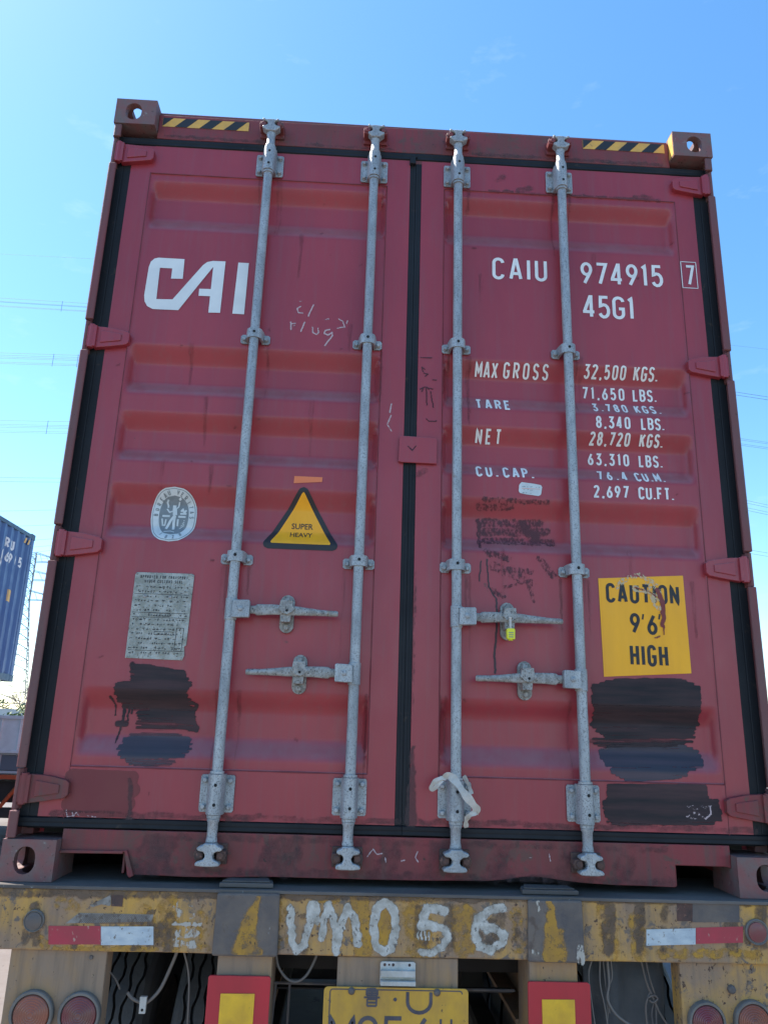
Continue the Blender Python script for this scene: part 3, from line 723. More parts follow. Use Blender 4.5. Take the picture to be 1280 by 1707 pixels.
# ---------------------------------------------------------------- brush marks: fine grids that follow the steel, with a painted mask
def brush(name, strokes, material, parent, fy=surf, lift=.0012, res=.004, pad=.02, power=1, wob=.006, clip=None):
    # strokes: (polyline[(x,z)..], radius or (r0, r1), strength)
    x0 = min(p[0] for s in strokes for p in s[0]); x1 = max(p[0] for s in strokes for p in s[0])
    z0 = min(p[1] for s in strokes for p in s[0]); z1 = max(p[1] for s in strokes for p in s[0])
    mr = max((s[1] if not isinstance(s[1], tuple) else max(s[1])) for s in strokes) + pad
    x0 -= mr; x1 += mr; z0 -= mr; z1 += mr
    nx, nz_ = int((x1 - x0) / res) + 1, int((z1 - z0) / res) + 1
    segs = []
    for P, r, a in strokes:
        ra, rb = r if isinstance(r, tuple) else (r, r); n = max(1, len(P) - 1)
        for i in range(n):
            p, q = P[i], P[min(i + 1, len(P) - 1)]; segs.append((p, q, lerp(ra, rb, i / n), lerp(ra, rb, (i + 1) / n), a))
    val = {}
    for p, q, ra, rb, a in segs:
        m_ = max(ra, rb) * 1.35 + wob * 2
        i0 = max(0, int((min(p[0], q[0]) - m_ - x0) / res)); i1 = min(nx, int((max(p[0], q[0]) + m_ - x0) / res) + 1)
        j0 = max(0, int((min(p[1], q[1]) - m_ - z0) / res)); j1 = min(nz_, int((max(p[1], q[1]) + m_ - z0) / res) + 1)
        dx, dz = q[0] - p[0], q[1] - p[1]; l2 = dx * dx + dz * dz + 1e-12
        for j in range(j0, j1):
            for i in range(i0, i1):
                x = x0 + i * res; z = z0 + j * res
                wx = x + wob * mnoise.noise((x * 25, z * 60, 4)); wz = z + wob * mnoise.noise((x * 30, z * 30, 9))
                t = max(0, min(1, ((wx - p[0]) * dx + (wz - p[1]) * dz) / l2)); r = lerp(ra, rb, t)
                d = math.hypot(wx - p[0] - t * dx, wz - p[1] - t * dz)
                v = a * (1 - sst(.72, 1.28, d / r))
                if v > val.get((i, j), 0): val[(i, j)] = v
    keep = [(i, j) for (i, j) in list(val) if True]
    cells = set()
    for i, j in keep: cells |= {(i, j), (i - 1, j), (i, j - 1), (i - 1, j - 1)}
    if clip: cells = {c for c in cells if clip[0] <= x0 + c[0] * res and x0 + (c[0] + 1) * res <= clip[1] and clip[2] <= z0 + c[1] * res and z0 + (c[1] + 1) * res <= clip[3]}
    idx = {}; V = []; mk = []; Fc = []
    for c in cells:
        q = []
        for di, dj in ((0, 0), (1, 0), (1, 1), (0, 1)):
            k = (c[0] + di, c[1] + dj)
            if k not in idx:
                idx[k] = len(V); x = x0 + k[0] * res; z = z0 + k[1] * res; V.append((x, fy(x, z) - lift, z)); mk.append(val.get(k, 0) ** power)
            q.append(idx[k])
        Fc.append(tuple(q))
    m_ = MB(); m_.add(V, Fc); m_.mask = mk
    return m_.build(name, material, parent, smooth=True)
def band(TL, TR, BL, BR, n, a=1.0, jit=.006, r=1.0, fade=.25):
    O = []
    for i in range(n):
        t = (i + .5) / n; p = (lerp(TL[0], BL[0], t) + random.uniform(-jit, jit), lerp(TL[1], BL[1], t)); q = (lerp(TR[0], BR[0], t) + random.uniform(-jit, jit), lerp(TR[1], BR[1], t))
        sp = abs(TL[1] - BL[1]) / n * .80 * r; m_ = (lerp(p[0], q[0], .5), lerp(p[1], q[1], .5) + random.uniform(-.001, .001)); s_ = a * random.uniform(1 - fade, 1.05)
        O += [([p, m_, q], (sp, sp * .95), s_), ([(p[0] + .02, p[1]), (q[0] - .02, q[1])], sp * 1.15, s_)]
    return O
def pp(pts, Y=.05): return [at(x, y, Y) for x, y in pts]

# left door, three brushed bands with drips (crop origin 160,1090 at 6.4x)
def c1(pts, Y=.052): return [at(160 + x / 6.4, 1090 + y / 6.4, Y) for x, y in pts]
random.seed(17)
def q1(a, b_, c, d): return c1([a])[0], c1([b_])[0], c1([c])[0], c1([d])[0]
brush('paint_patch', band(*q1((440, 110), (930, 190), (400, 290), (1000, 350)), 9, 1.05, .005, 1, .15) + band(*q1((235, 300), (1000, 300), (200, 400), (960, 420)), 7, 1.1, .005, 1, .12) + band(*q1((205, 400), (960, 420), (260, 590), (1010, 590)), 11, 1.0, .008, 1, .42)
    + band(*q1((560, 560), (1030, 570), (560, 650), (1020, 655)), 6, 1.05, .004, 1, .15) + band(*q1((420, 600), (700, 600), (440, 800), (900, 800)), 10, .72, .010, 1, .3) + band(*q1((800, 660), (1020, 660), (860, 800), (1060, 830)), 7, .98, .006, 1, .2)
    + [(c1([(1010, 515), (1062, 545), (1040, 600)]), .005, 1), (c1([(1035, 760), (1070, 790), (1050, 825)]), .006, 1), (c1([(395, 120), (400, 290)]), .010, .66), (c1([(270, 560), (275, 650), (240, 760), (185, 955)]), (.005, .0022), 1), (c1([(140, 460), (160, 480), (185, 560), (182, 650)]), (.0034, .0022), 1),
    (c1([(320, 580), (312, 710)]), .0026, 1), (c1([(355, 570), (350, 640)]), .0026, 1), (c1([(205, 745), (290, 745)]), .010, .72)], 'black_paint', doorL, lift=.0016, res=.003, wob=.003)
brush('paint_patch', band(*q1((380, 850), (860, 850), (300, 900), (950, 900)), 4, .62, .01) + band(*q1((300, 895), (970, 895), (240, 1010), (980, 1010)), 7, .98, .01) + band(*q1((240, 1010), (980, 1010), (300, 1120), (900, 1110)), 6, .92, .012) + band(*q1((330, 1130), (880, 1130), (400, 1200), (800, 1200)), 5, .62, .012), 'grey_paint', doorL, lift=.0012, res=.003, wob=.003)
# right door (crop origin 940,900 at 3.415x)
def c2(pts, Y=.052): return [at(940 + x / 3.415, 900 + y / 3.415, Y) for x, y in pts]
def q2(a, b_, c, d): return c2([a])[0], c2([b_])[0], c2([c])[0], c2([d])[0]
brush('paint_patch', band(*q2((300, 795), (640, 795), (180, 825), (740, 825)), 3, 1.1, .004, 1, .1) + band(*q2((165, 825), (768, 830), (165, 935), (772, 945)), 9, 1.15, .003, 1, .08), 'black_paint', doorR, lift=.0016, res=.003, wob=.003)
brush('paint_patch', band(*q2((180, 940), (768, 945), (180, 1060), (780, 1060)), 9, .98, .004, 1, .22) + band(*q2((190, 1060), (780, 1060), (250, 1130), (760, 1130)), 6, .90, .008, 1, .25) + band(*q2((160, 1130), (740, 1130), (230, 1180), (690, 1180)), 4, .66, .02, 1, .3), 'black_paint', doorR, lift=.0013, res=.003, wob=.003)
brush('paint_patch', band(*q2((290, 1165), (700, 1165), (230, 1200), (780, 1200)), 4, .72, .01) + band(*q2((225, 1200), (785, 1200), (240, 1290), (790, 1290)), 7, .98, .008) + band(*q2((270, 1290), (780, 1290), (330, 1370), (640, 1360)), 6, .74, .014), 'grey_paint', doorR, lift=.0010, res=.003, wob=.003)
brush('paint_patch', band(*q2((245, 1395), (800, 1395), (250, 1480), (815, 1480)), 8, 1.12, .003, 1, .1) + band(*q2((225, 1485), (865, 1480), (230, 1580), (888, 1590)), 8, 1.12, .004, 1, .1) + band(*q2((240, 1580), (888, 1590), (260, 1620), (830, 1620)), 4, .95, .008, 1, .25), 'black_paint', doorR, lift=.0016, res=.003, wob=.003)
random.seed(5)
brush('chalk_mark', [(c2([(x_, y_), (x_ + random.uniform(8, 22), y_ + random.uniform(-4, 6))]), .0011, .62) for x_, y_ in [(random.uniform(690, 815), random.uniform(1512, 1588)) for _ in range(34)]] + [(c2([(825, 1520), (828, 1560), (800, 1590)]), .0022, 1)], 'chalk', doorR, lift=.0030, res=.0025, wob=.002)
# residue on the right door below the note label, with one long drip
def c3(pts, Y=.055): return [at(640 + x / 3.282, 680 + y / 3.282, Y) for x, y in pts]
st = [(c3([(540, 500), (890, 520)]), .010, .50), (c3([(520, 540), (700, 540)]), .012, .48), (c3([(530, 620), (860, 620)]), .016, .58), (c3([(540, 670), (900, 670)]), .017, .60), (c3([(760, 630), (830, 700)]), .022, .82), (c3([(520, 600), (530, 760)]), .006, .8),
      (c3([(560, 720), (930, 730)]), .015, .58), (c3([(560, 790), (680, 830)]), .013, .58), (c3([(850, 830), (920, 920)]), .014, .50), (c3([(680, 890), (800, 900)]), .012, .46), (c3([(590, 1000), (650, 1040)]), .010, .55), (c3([(790, 980), (815, 1060)]), .008, .60), (c3([(600, 870), (800, 960)]), .016, .40), (c3([(660, 980), (760, 960)]), .008, .45)]
brush('paint_residue', st, 'smear', doorR, res=.0035, lift=.0014)
brush('paint_drip', [(c3([(612, 1050), (615, 1200), (603, 1330), (606, 1450)]), (.0030, .0034), 1), (c3([(565, 900), (570, 980), (612, 1050)]), .0022, .9), (c3([(528, 840), (520, 950)]), .0022, .9), (c3([(560, 830), (565, 900)]), .0025, .9)], 'drip', doorR, res=.0022, wob=.003)
# chalk scrawl, left door (crop 440,440 at 4x)
def c4(pts, Y=.05): return [at(440 + x / 4, 440 + y / 4, Y) for x, y in pts]
ch = [([(245, 285), (222, 300), (230, 325), (258, 328)], .9), ([(330, 275), (295, 350)], .9), ([(180, 390), (182, 440)], .8), ([(180, 400), (210, 395)], .7), ([(185, 415), (205, 410)], .6), ([(272, 390), (245, 450)], 1), ([(325, 425), (325, 460), (350, 472), (365, 455), (360, 430)], .8),
      ([(440, 440), (410, 445), (400, 465), (430, 475), (455, 460), (458, 478), (405, 545)], .95), ([(405, 372), (435, 368)], .6), ([(500, 370), (525, 385), (540, 420), (490, 430)], .8), ([(555, 380), (552, 395)], .8), ([(240, 250), (255, 250)], .6),
      ([(850, 935), (838, 990)], .95), ([(848, 1010), (835, 1040), (822, 1070), (848, 1115)], .7)]
brush('chalk_mark', [(c4(P), .0028, a) for P, a in ch[:12]], 'chalk', doorL, res=.0022, wob=.002, lift=.0016)
brush('chalk_mark', [(c4(P, .045), .0026, a) for P, a in ch[12:]], 'chalk', doorL, res=.0022, wob=.002, lift=.0016)
pc = [[(1045, 625), (1118, 625)], [(1055, 690), (1060, 720)], [(1050, 690), (1075, 705)], [(1065, 730), (1095, 735), (1075, 750)], [(1040, 835), (1070, 820), (1125, 835)], [(1060, 830), (1050, 850)], [(1085, 820), (1100, 835)], [(1080, 830), (1085, 940)], [(1110, 850), (1128, 955)], [(1082, 1035), (1100, 1050), (1150, 1048)], [(1125, 770), (1150, 772)]]
brush('pencil_mark', [(c4(P, .045), .0022, .9) for P in pc], 'pencil', doorR, res=.0022, wob=.002, lift=.0016)
brush('pencil_mark', [(c4([(962, 1215), (988, 1242), (1012, 1215)], .03), .0020, 1)], 'pencil', doorR, fy=flat(.030), res=.002, wob=.001, lift=.0008)
# scrape across the height sticker
brush('scuff_mark', [(c2([(300, 270), (360, 215), (430, 205), (500, 240), (540, 300)]), .010, .62), (c2([(400, 280), (480, 300), (535, 390)]), .012, .62), (c2([(470, 250), (545, 350)]), .010, .55)], 'scuff', doorR, res=.003, lift=.0034)
brush('scuff_mark', [(c2([(525, 290), (555, 360), (560, 440), (552, 490)]), (.008, .006), 1), (c2([(560, 480), (568, 540)]), .0026, 1), (c2([(510, 562), (545, 545)]), .0022, 1), (c2([(400, 275), (470, 290), (520, 330)]), .0020, .9)], 'redscuff', doorR, res=.003, lift=.0040)
# darker touch-up rectangle, bottom left of the left door, with a dark dent
def c5(pts, Y=.046): return [at(x * .28125, 1160 + y * .28125, Y) for x, y in pts]
brush('paint_patch', [(c5([(430, 480), (780, 490)]), .022, 1), (c5([(420, 560), (790, 560)]), .022, 1), (c5([(410, 640), (760, 640)]), .022, 1), (c5([(400, 690), (740, 700)]), .012, 1)], 'primer', doorL, wob=.003)
brush('scuff_mark', [(c5([(770, 500), (775, 700)]), (.008, .006), .9), (c5([(760, 720), (780, 740)]), .007, 1)], 'grime', doorL, res=.003, lift=.0018)
brush('chalk_mark', [(c5([(395, 680), (400, 715), (440, 712)]), .0016, .8), (c5([(430, 690), (440, 712), (455, 690), (470, 712)]), .0016, .8), (c5([(520, 712), (570, 718)]), .0014, .7)], 'chalk', doorL, res=.002, lift=.0022, wob=.001)
# grime gathered above the bottom rail and at the centre gap
random.seed(11)
gs = [([(x, .186 + .01 * random.random()), (x + .10, .186 + .01 * random.random())], .010, .45 + .3 * random.random()) for x in [-1.1 + .11 * i for i in range(10)]]
brush('grime_stain', gs, 'grime', doorL, res=.006)
gs = [([(x, .186 + .01 * random.random()), (x + .10, .186 + .01 * random.random())], .010, .45 + .3 * random.random()) for x in [.06 + .11 * i for i in range(10)]]
gs += [([(x, 2.588 + .004 * random.random()), (x + .04, 2.588)], .006, .5 + .5 * random.random()) for x in [.30 + .055 * i for i in range(13)]] + [([(.33, 2.64), (.36, 2.66)], .012, .45), ([(.42, 2.60), (.47, 2.61)], .012, .6), ([(.90, 2.60), (.97, 2.598)], .010, .6)]
gs += [([(.028, .19), (.030, .42)], (.020, .006), .95), ([(.026, .5), (.026, 1.0)], .005, .5), ([(.03, 1.36), (.06, 1.38)], .012, .5)]
brush('grime_stain', gs, 'grime', doorR, res=.005)
random.seed(23)
for s_, dr in ((-1, doorL), (1, doorR)):
    sts = []
    for bx_ in ((-.590, -.170) if s_ < 0 else (.167, .585)):
        for zt_ in (1.84, .995, .58, 2.585):
            for dx in (-.045, -.03, .04, .05):
                if random.random() < .6: L_ = random.uniform(.08, .30); x_ = bx_ + dx + random.uniform(-.006, .006); sts.append(([(x_, zt_), (x_ + random.uniform(-.003, .003), zt_ - L_)], (.006, .002), random.uniform(.45, .9)))
    for _ in range(7): x_ = s_ * random.uniform(.14, 1.03); z_ = random.uniform(1.0, 2.5); sts.append(([(x_, z_), (x_, z_ - random.uniform(.05, .22))], (.010, .004), random.uniform(.35, .6)))
    for _ in range(16): x_ = s_ * random.uniform(.05, 1.1); z_ = random.uniform(.25, 2.6); sts.append(([(x_, z_), (x_ + random.uniform(-.01, .012), z_ - random.uniform(0, .008))], random.uniform(.002, .005), random.uniform(.8, 1.2)))
    brush('rust_stain', sts, 'runs', dr, res=.004, lift=.0010, wob=.002)
sf = flat(.040)
brush('grime_stain', [([(x, .050), (x + .02, .10)], .035, .35 + .35 * random.random()) for x in (-.80, -.76, -.42, -.36, -.05, .10, .14, .30, .52, .70)] + [([(-.80, .13), (.85, .13)], .010, .45), ([(-.82, .035), (.86, .035)], .010, .5)], 'grime', box, fy=sf, res=.008, lift=.0015)
brush('grime_stain', [([(-1.02, 2.766), (-.60, 2.764)], .008, .6), ([(-.45, 2.764), (-.1, 2.762)], .006, .5), ([(.22, 2.765), (1.02, 2.764)], .008, .62)], 'grime', box, fy=flat(.045), res=.005, lift=.0015)
brush('chalk_mark', [(pp([(612, 1428), (622, 1416), (628, 1425), (636, 1423)], .04), .0016, .9), (pp([(642, 1430), (643, 1437)], .04), .0016, .9), (pp([(668, 1436), (676, 1434)], .04), .0016, .9), (pp([(696, 1420), (692, 1430), (697, 1438)], .04), .0016, .9), (pp([(882, 1430), (886, 1430)], .04), .0016, .9), (pp([(915, 1424), (917, 1436)], .04), .0016, .9)], 'chalk', box, fy=sf, res=.002, lift=.0030, wob=.001)

# ---------------------------------------------------------------- locking gear
YB = .006; RB = .0172
def locking_bar(x, side, hz, tipx, catchx, seal=False):
    b = MB(); b.lathe((x, YB, .33), (x, YB, 2.58), [(0, RB), (2.25, RB)], 24)
    bar = b.build('locking_bar', 'galv', box); smooth_angle(bar)
    # bearing brackets, top and bottom
    for top in (1, 0):
        zc = 2.642 if top else .262; hh = .050 if top else .056; b = MB()
        def zz(t): return zc + t if top else zc - t
        pl = [(x - .050, zc - hh), (x - .054, zc - hh + .006), (x - .054, zc + hh - .006), (x - .050, zc + hh), (x + .050, zc + hh), (x + .054, zc + hh - .006), (x + .054, zc - hh + .006), (x + .050, zc - hh)]
        b.prism(pl, .036, .042, 0)
        # barrel with side cheeks
        b.prismz([(x - .027, .036), (x - .027, .012), (x - .018, -.012), (x - .008, -.019), (x + .008, -.019), (x + .018, -.012), (x + .027, .012), (x + .027, .036)], zc - hh - .004, zc + hh + .004, 0)
        for dx in (-.040, .040):
            for dz in (-hh + .016, hh - .016): b.bolt(x + dx, zc + dz, .036, .0085, .009, 0)
        for dz in (-.030, .028): b.cyl((x + .002, -.0195, zc + dz), (x + .002, -.0205, zc + dz), .0052, 12, 1)
        za, zb = (zc - hh - .014, zc - hh - .005)
        b.cyl((x, YB, za), (x, YB, zb), .0215, 20, 0)
        b.cyl((x, YB, zc + hh + .005), (x, YB, zc + hh + .013), .0225, 20, 0)
        smooth_angle(b.build('end_bracket', ['galv', 'hole'], bar, bevel=.0025), 40)
        # shaft beyond the bracket and the forged cam
        b = MB(); s = 1 if top else -1; z_s = zc + s * (hh + .0135)
        tot = (2.770 - 2.7055) if top else (.1985 - .128)
        b.lathe((x, YB, z_s), (x, YB, z_s + s), [(0, .0200), (.008, .0196), (.014, .0165), (tot * .75, .0158), (tot, .019)], 18, 0)
        zb_ = z_s + s * tot
        o1 = [(.018, 0), (.021, .006), (.036, .010), (.040, .016), (.034, .022), (.019, .024), (.013, .032), (.013, .040), (.019, .047), (.036, .052), (.042, .058), (.040, .064), (.020, .066)]
        if top: o1 = [(.018, 0), (.026, .008), (.034, .014), (.036, .022), (.022, .026), (.014, .030), (.014, .040), (.020, .046), (.034, .050), (.037, .058), (.030, .060), (.022, .054), (.012, .056)]
        w2 = .80 if side > 0 else 1.0
        pl = [(x + a * (w2 if i_ > 5 else 1), zb_ + s * t) for i_, (a, t) in enumerate(o1)] + [(x - a * (1 if side > 0 else .85), zb_ + s * t) for a, t in o1[::-1]]
        b.prism(pl, -.022 if not top else -.016, .016, 0)
        b.cyl((x, YB - .004, zb_ + s * .002), (x, YB - .004, zb_ + s * .060), .013, 16, 0)
        smooth_angle(b.build('cam', 'galv', bar, bevel=.003), 40)
        # keeper lugs welded to the frame behind the cam
        b = MB(); yk = .0445 if top else .0395
        for d in (-1, 1):
            zk = zb_ + s * .036
            b.prism([(x + d * .020, zk - .016), (x + d * .046, zk - .014), (x + d * .050, zk), (x + d * .046, zk + .014), (x + d * .020, zk + .016)], -.006, yk)
            b.cyl((x + d * .032, -.012, zk), (x + d * .032, -.006, zk), .011, 12)
        b.box(x - .048, x + .048, yk - .010, yk - .001, zb_ + s * .036 - .030, zb_ + s * .036 + .030)
        b.build('cam_keeper', 'red_worn' if top else 'rusty', box, bevel=.004)
    # guide straps at mid height
    for zg in (1.866, 1.022):
        b = MB()
        for d in (-1, 1):
            b.prism([(x + d * .024, zg - .018), (x + d * .048, zg - .018), (x + d * .0545, zg - .012), (x + d * .0545, zg + .012), (x + d * .048, zg + .018), (x + d * .024, zg + .018)], .040, .046, 0)
            b.bolt(x + d * .041, zg - .002, .040, .0085, .009, 0)
        arcp = [(x + .0285 * math.cos(a) * (1.0), YB + .002 - .0225 * math.sin(a)) for a in [math.pi * k / 12 for k in range(13)]]
        arci = [(x + .0205 * math.cos(a), YB - .0175 * math.sin(a)) for a in [math.pi * k / 12 for k in range(13)]]
        poly = [(x + .033, .043)] + [(x + .030, .02)] + arcp + [(x - .030, .02), (x - .033, .043), (x - .022, .043)] + arci[::-1] + [(x + .022, .043)]
        n = len(arcp)
        # strap as strips between outer and inner arc
        O = [(x + .034, .044), (x + .031, .018)] + arcp + [(x - .031, .018), (x - .034, .044)]
        I = [(x + .024, .044), (x + .021, .018)] + arci + [(x - .021, .018), (x - .024, .044)]
        for k in range(len(O) - 1):
            b.prismz([O[k], O[k + 1], I[k + 1], I[k]], zg - .015, zg + .022, 0)
        b.cyl((x + .001, YB - .0200, zg + .006), (x + .001, YB - .0212, zg + .006), .0055, 12, 1)
        smooth_angle(b.build('guide_bracket', ['galv', 'hole'], bar), 50)
    # handle hub, lever and catch
    b = MB(); d = side
    b.prism([(x + d * .006, hz - .030), (x + d * .062, hz - .028), (x + d * .064, hz - .024), (x + d * .064, hz + .026), (x + d * .060, hz + .030), (x + d * .008, hz + .028)], -.022, .004, 0)
    b.prism([(x + d * .010, hz - .024), (x + d * .056, hz - .024), (x + d * .056, hz + .022), (x + d * .010, hz + .022)], .0045, .026, 0)
    b.lathe((x + d * .034, -.022, hz), (x + d * .034, -1, hz), [(0, .0095), (.003, .009), (.005, .006)], 14, 0)
    b.cyl((x, YB, hz - .036), (x, YB, hz + .036), .0205, 20, 0)
    x0 = x + d * .0645; Ln = abs(tipx - x0); n = 40
    V = []; K = 12
    for i in range(n + 1):
        t = i / n; xx = x0 + d * Ln * t
        # flat forged blade, pinched at the catch, then a round knurled grip
        if t < .06: hh, tt = .014, .007
        elif t < .58: u = (t - .06) / .52; hh = lerp(.0195, .0150, u) ; tt = lerp(.0065, .006, u)
        else: u = (t - .58) / .42; hh = lerp(.0145, .0100, min(1, u * 1.6)); tt = lerp(.007, .0085, min(1, u * 2))
        if t > .985: hh *= .75; tt *= .75
        yb = .004 - .012 * sst(.05, .3, t) - .004 * math.sin(t * 3)
        zc_ = hz + .002 * math.sin(t * 5) - .004 * t
        hh *= 1 + .05 * mnoise.noise((xx * 30, hz, 0)) + (.05 * mnoise.noise((xx * 160, hz, 2)) if t > .6 else 0)
        for k in range(K):
            a = 2 * math.pi * k / K; e = .62 if t < .58 else 1
            ca, sa = math.cos(a), math.sin(a)
            V.append((xx, yb + tt * math.copysign(abs(ca) ** e, ca), zc_ + hh * math.copysign(abs(sa) ** e, sa)))
    Fc = [(i * K + k, i * K + (k + 1) % K, (i + 1) * K + (k + 1) % K, (i + 1) * K + k) for i in range(n) for k in range(K)] + [tuple(range(K - 1, -1, -1)), tuple(range(n * K, n * K + K))]
    if d < 0: Fc = [f[::-1] for f in Fc]
    o_ = len(b.f); b.add(V, Fc, 1)
    smooth_angle(b.build('handle', ['galv', 'galv_rough'], bar, bevel=.002), 45)
    b = MB(); cz = hz - .006; hw, hh = .0235, .064
    st = [(catchx + hw * math.cos(math.pi * k / 12), cz + hh - hw + hw * math.sin(math.pi * k / 12)) for k in range(13)] + [(catchx + hw * math.cos(math.pi + math.pi * k / 12), cz - hh + hw + hw * math.sin(math.pi + math.pi * k / 12)) for k in range(13)]
    b.prism(st, .030, .044, 0)
    st2 = [(catchx + (q[0] - catchx) * .62, q[1]) for q in st]
    for k, zz_ in enumerate((cz + .046, cz - .046)): b.bolt(catchx, zz_, .030, .0105, .010, 0)
    # swinging cover over the blade and cradle under it
    b.prism([(catchx - .019, cz + .038), (catchx - .023, cz + .016), (catchx - .026, cz + .010), (catchx - .012, cz - .004), (catchx + .004, cz - .008), (catchx + .018, cz - .002), (catchx + .029, cz + .010), (catchx + .021, cz + .018), (catchx + .019, cz + .038)], -.024, -.010, 0)
    b.prism([(catchx - .016, cz + .040), (catchx - .016, cz + .020), (catchx + .016, cz + .020), (catchx + .016, cz + .040)], -.0095, .0295, 0)
    b.prism([(catchx - .016, cz - .032), (catchx - .019, cz - .008), (catchx - .013, cz - .010), (catchx + .011, cz - .010), (catchx + .017, cz - .008), (catchx + .014, cz - .032)], -.014, .0295, 0)
    b.cyl((catchx + .003, -.0242, cz + .004), (catchx + .003, -.0252, cz + .004), .0045, 12, 1)
    smooth_angle(b.build('handle_catch', ['galv_rough', 'hole'], bar, bevel=.003), 40)
    return bar
locking_bar(-.590, 1, .845, -.232, -.405)
locking_bar(-.170, -1, .646, -.524, -.351)
locking_bar(.167, 1, .847, .526, .345)
locking_bar(.585, -1, .650, .229, .401)

# bolt seal hanging in the upper right catch
t = thing('bolt_seal', 'small bright yellow bolt seal with white pin, hanging from the upper right door handle catch', 'seal', (.345, -.034, Z0 + .80))
sx, sz = at(851, 1056, -.034); t.location = (sx, -.034, Z0 + sz)
MB().lathe((0, 0, .014), (0, 0, 1), [(0, .0042), (.034, .0042), (.036, .006), (.040, .006)], 12).build('pin', 'cloth', t, smooth=False)
b = MB(); b.prism([(-.013, -.020), (-.014, .012), (-.010, .016), (.010, .016), (.014, .012), (.013, -.020)], -.009, .009); b.cyl((0, 0, -.024), (0, 0, -.0202), .008, 12)
b.build('body', 'seal', t, bevel=.002)
b = MB(); 
for k in range(3): b.box(-.008, .008, -.0098, -.0092, -.014 + k * .007, -.0115 + k * .007)
b.build('print_line', 'greyp', t)

# webbing strap looped over the third bar's lower bracket
def c6(pts, Y): return [(lambda q: Vector((q[0], Y_, q[1] + Z0)))(at(640 + x / 3.2, 1240 + y / 3.2, Y_)) for (x, y, Y_) in [(p[0], p[1], p[2] if len(p) > 2 else Y) for p in pts]]
def strapmesh(b, P, wd, th=.0012):
    Q = []
    for i in range(len(P) - 1):
        a = P[max(0, i - 1)]; p = P[i]; q = P[i + 1]; c = P[min(len(P) - 1, i + 2)]
        for k in range(6):
            u = k / 6; Q.append(.5 * ((2 * p) + (q - a) * u + (2 * a - 5 * p + 4 * q - c) * u * u + (3 * p - a - 3 * q + c) * u ** 3))
    Q.append(P[-1]); V = []
    for i, p in enumerate(Q):
        t = (Q[min(i + 1, len(Q) - 1)] - Q[max(0, i - 1)]).normalized(); side = t.cross(Vector((0, -1, 0)))
        side = side.normalized() if side.length > .1 else Vector((0, 0, 1))
        ww = wd * (.5 + .08 * math.sin(i * .7)); tw = Vector((0, .35 * math.sin(i * .33), 0)); side = (side + tw).normalized()
        nn = t.cross(side).normalized() * th
        V += [p + side * ww + nn, p - side * ww + nn, p - side * ww - nn, p + side * ww - nn]
    n = len(Q); Fc = []
    for i in range(n - 1):
        for k in range(4): Fc.append((i * 4 + k, i * 4 + (k + 1) % 4, (i + 1) * 4 + (k + 1) % 4, (i + 1) * 4 + k))
    Fc += [(3, 2, 1, 0), (n * 4 - 4, n * 4 - 3, n * 4 - 2, n * 4 - 1)]
    b.add(V, Fc)
b = MB()
strapmesh(b, c6([(330, 186, -.020), (345, 170, -.024), (378, 195, -.030), (430, 268, -.036), (476, 325, -.030), (494, 355, -.020), (486, 372, -.010)], -.02), .024, .0008)
strapmesh(b, c6([(332, 184, -.018), (300, 186, -.020), (268, 205, -.018), (252, 232, -.014), (262, 246, -.012), (285, 222, -.016), (312, 195, -.020)], -.02), .013, .0008)
strapmesh(b, c6([(425, 172, .012), (448, 215, .018), (468, 270, .02)], .01), .012, .0008)
strapmesh(b, c6([(492, 366, -.020), (462, 380, -.014), (442, 400, .000), (436, 425, .01), (440, 448, .02)], 0), .015, .0008)
tag(b.build('strap', 'cloth', None), 'dirty white webbing strap knotted round the lower end of the third locking bar', 'strap')

# ================================================================ the trailer
tr = thing('container_trailer', 'worn yellow container trailer under the red container, with daubed white number and licence plate', 'trailer', (0, 0, 0))
def zt(z): return z + Z0
BF = -.030                                   # front face of the rear beam
def tb(z): return Z0 + z
b = MB()
n = 70; tp = []; bt = []
for i in range(n + 1):
    x = lerp(-1.235, 1.235, i / n)
    tp.append((x, tb(-.012 + .0008 * mnoise.noise((x * 6, 0, 0))))); bt.append((x, tb(-.176 + .0015 * mnoise.noise((x * 5, 3, 0)))))
b.prism(bt + tp[::-1], BF, .20)
beam = b.build('rear_beam', 'tyel', tr, bevel=.005)
b = MB(); b.prism([(x, z + .0) for x, z in [(lerp(-1.24, 1.24, i / 40), tb(-.0115 + .001 * mnoise.noise((i * .7, 2, 2)))) for i in range(41)] + [(lerp(1.24, -1.24, i / 40), tb(-.0015)) for i in range(41)]], BF - .006, .34)
b.build('deck_plate', 'ttop', beam, bevel=.002)
# loose wear plates on the deck
for xa, xb in ((-.552, -.400), (.370, .535)):
    b = MB(); b.prismz([(xa, -.016), (xb + .010, -.014), (xb + .004, .040), (xb - .03, .075), (xa + .02, .070), (xa + .004, .03)], tb(.0005), tb(.013)); b.prismz([(xa + .006, -.006), (xb, -.004), (xb - .01, .05), (xa + .02, .055)], tb(.0135), tb(.0175))
    b.build('wear_plate', 'ttop', beam, bevel=.003)
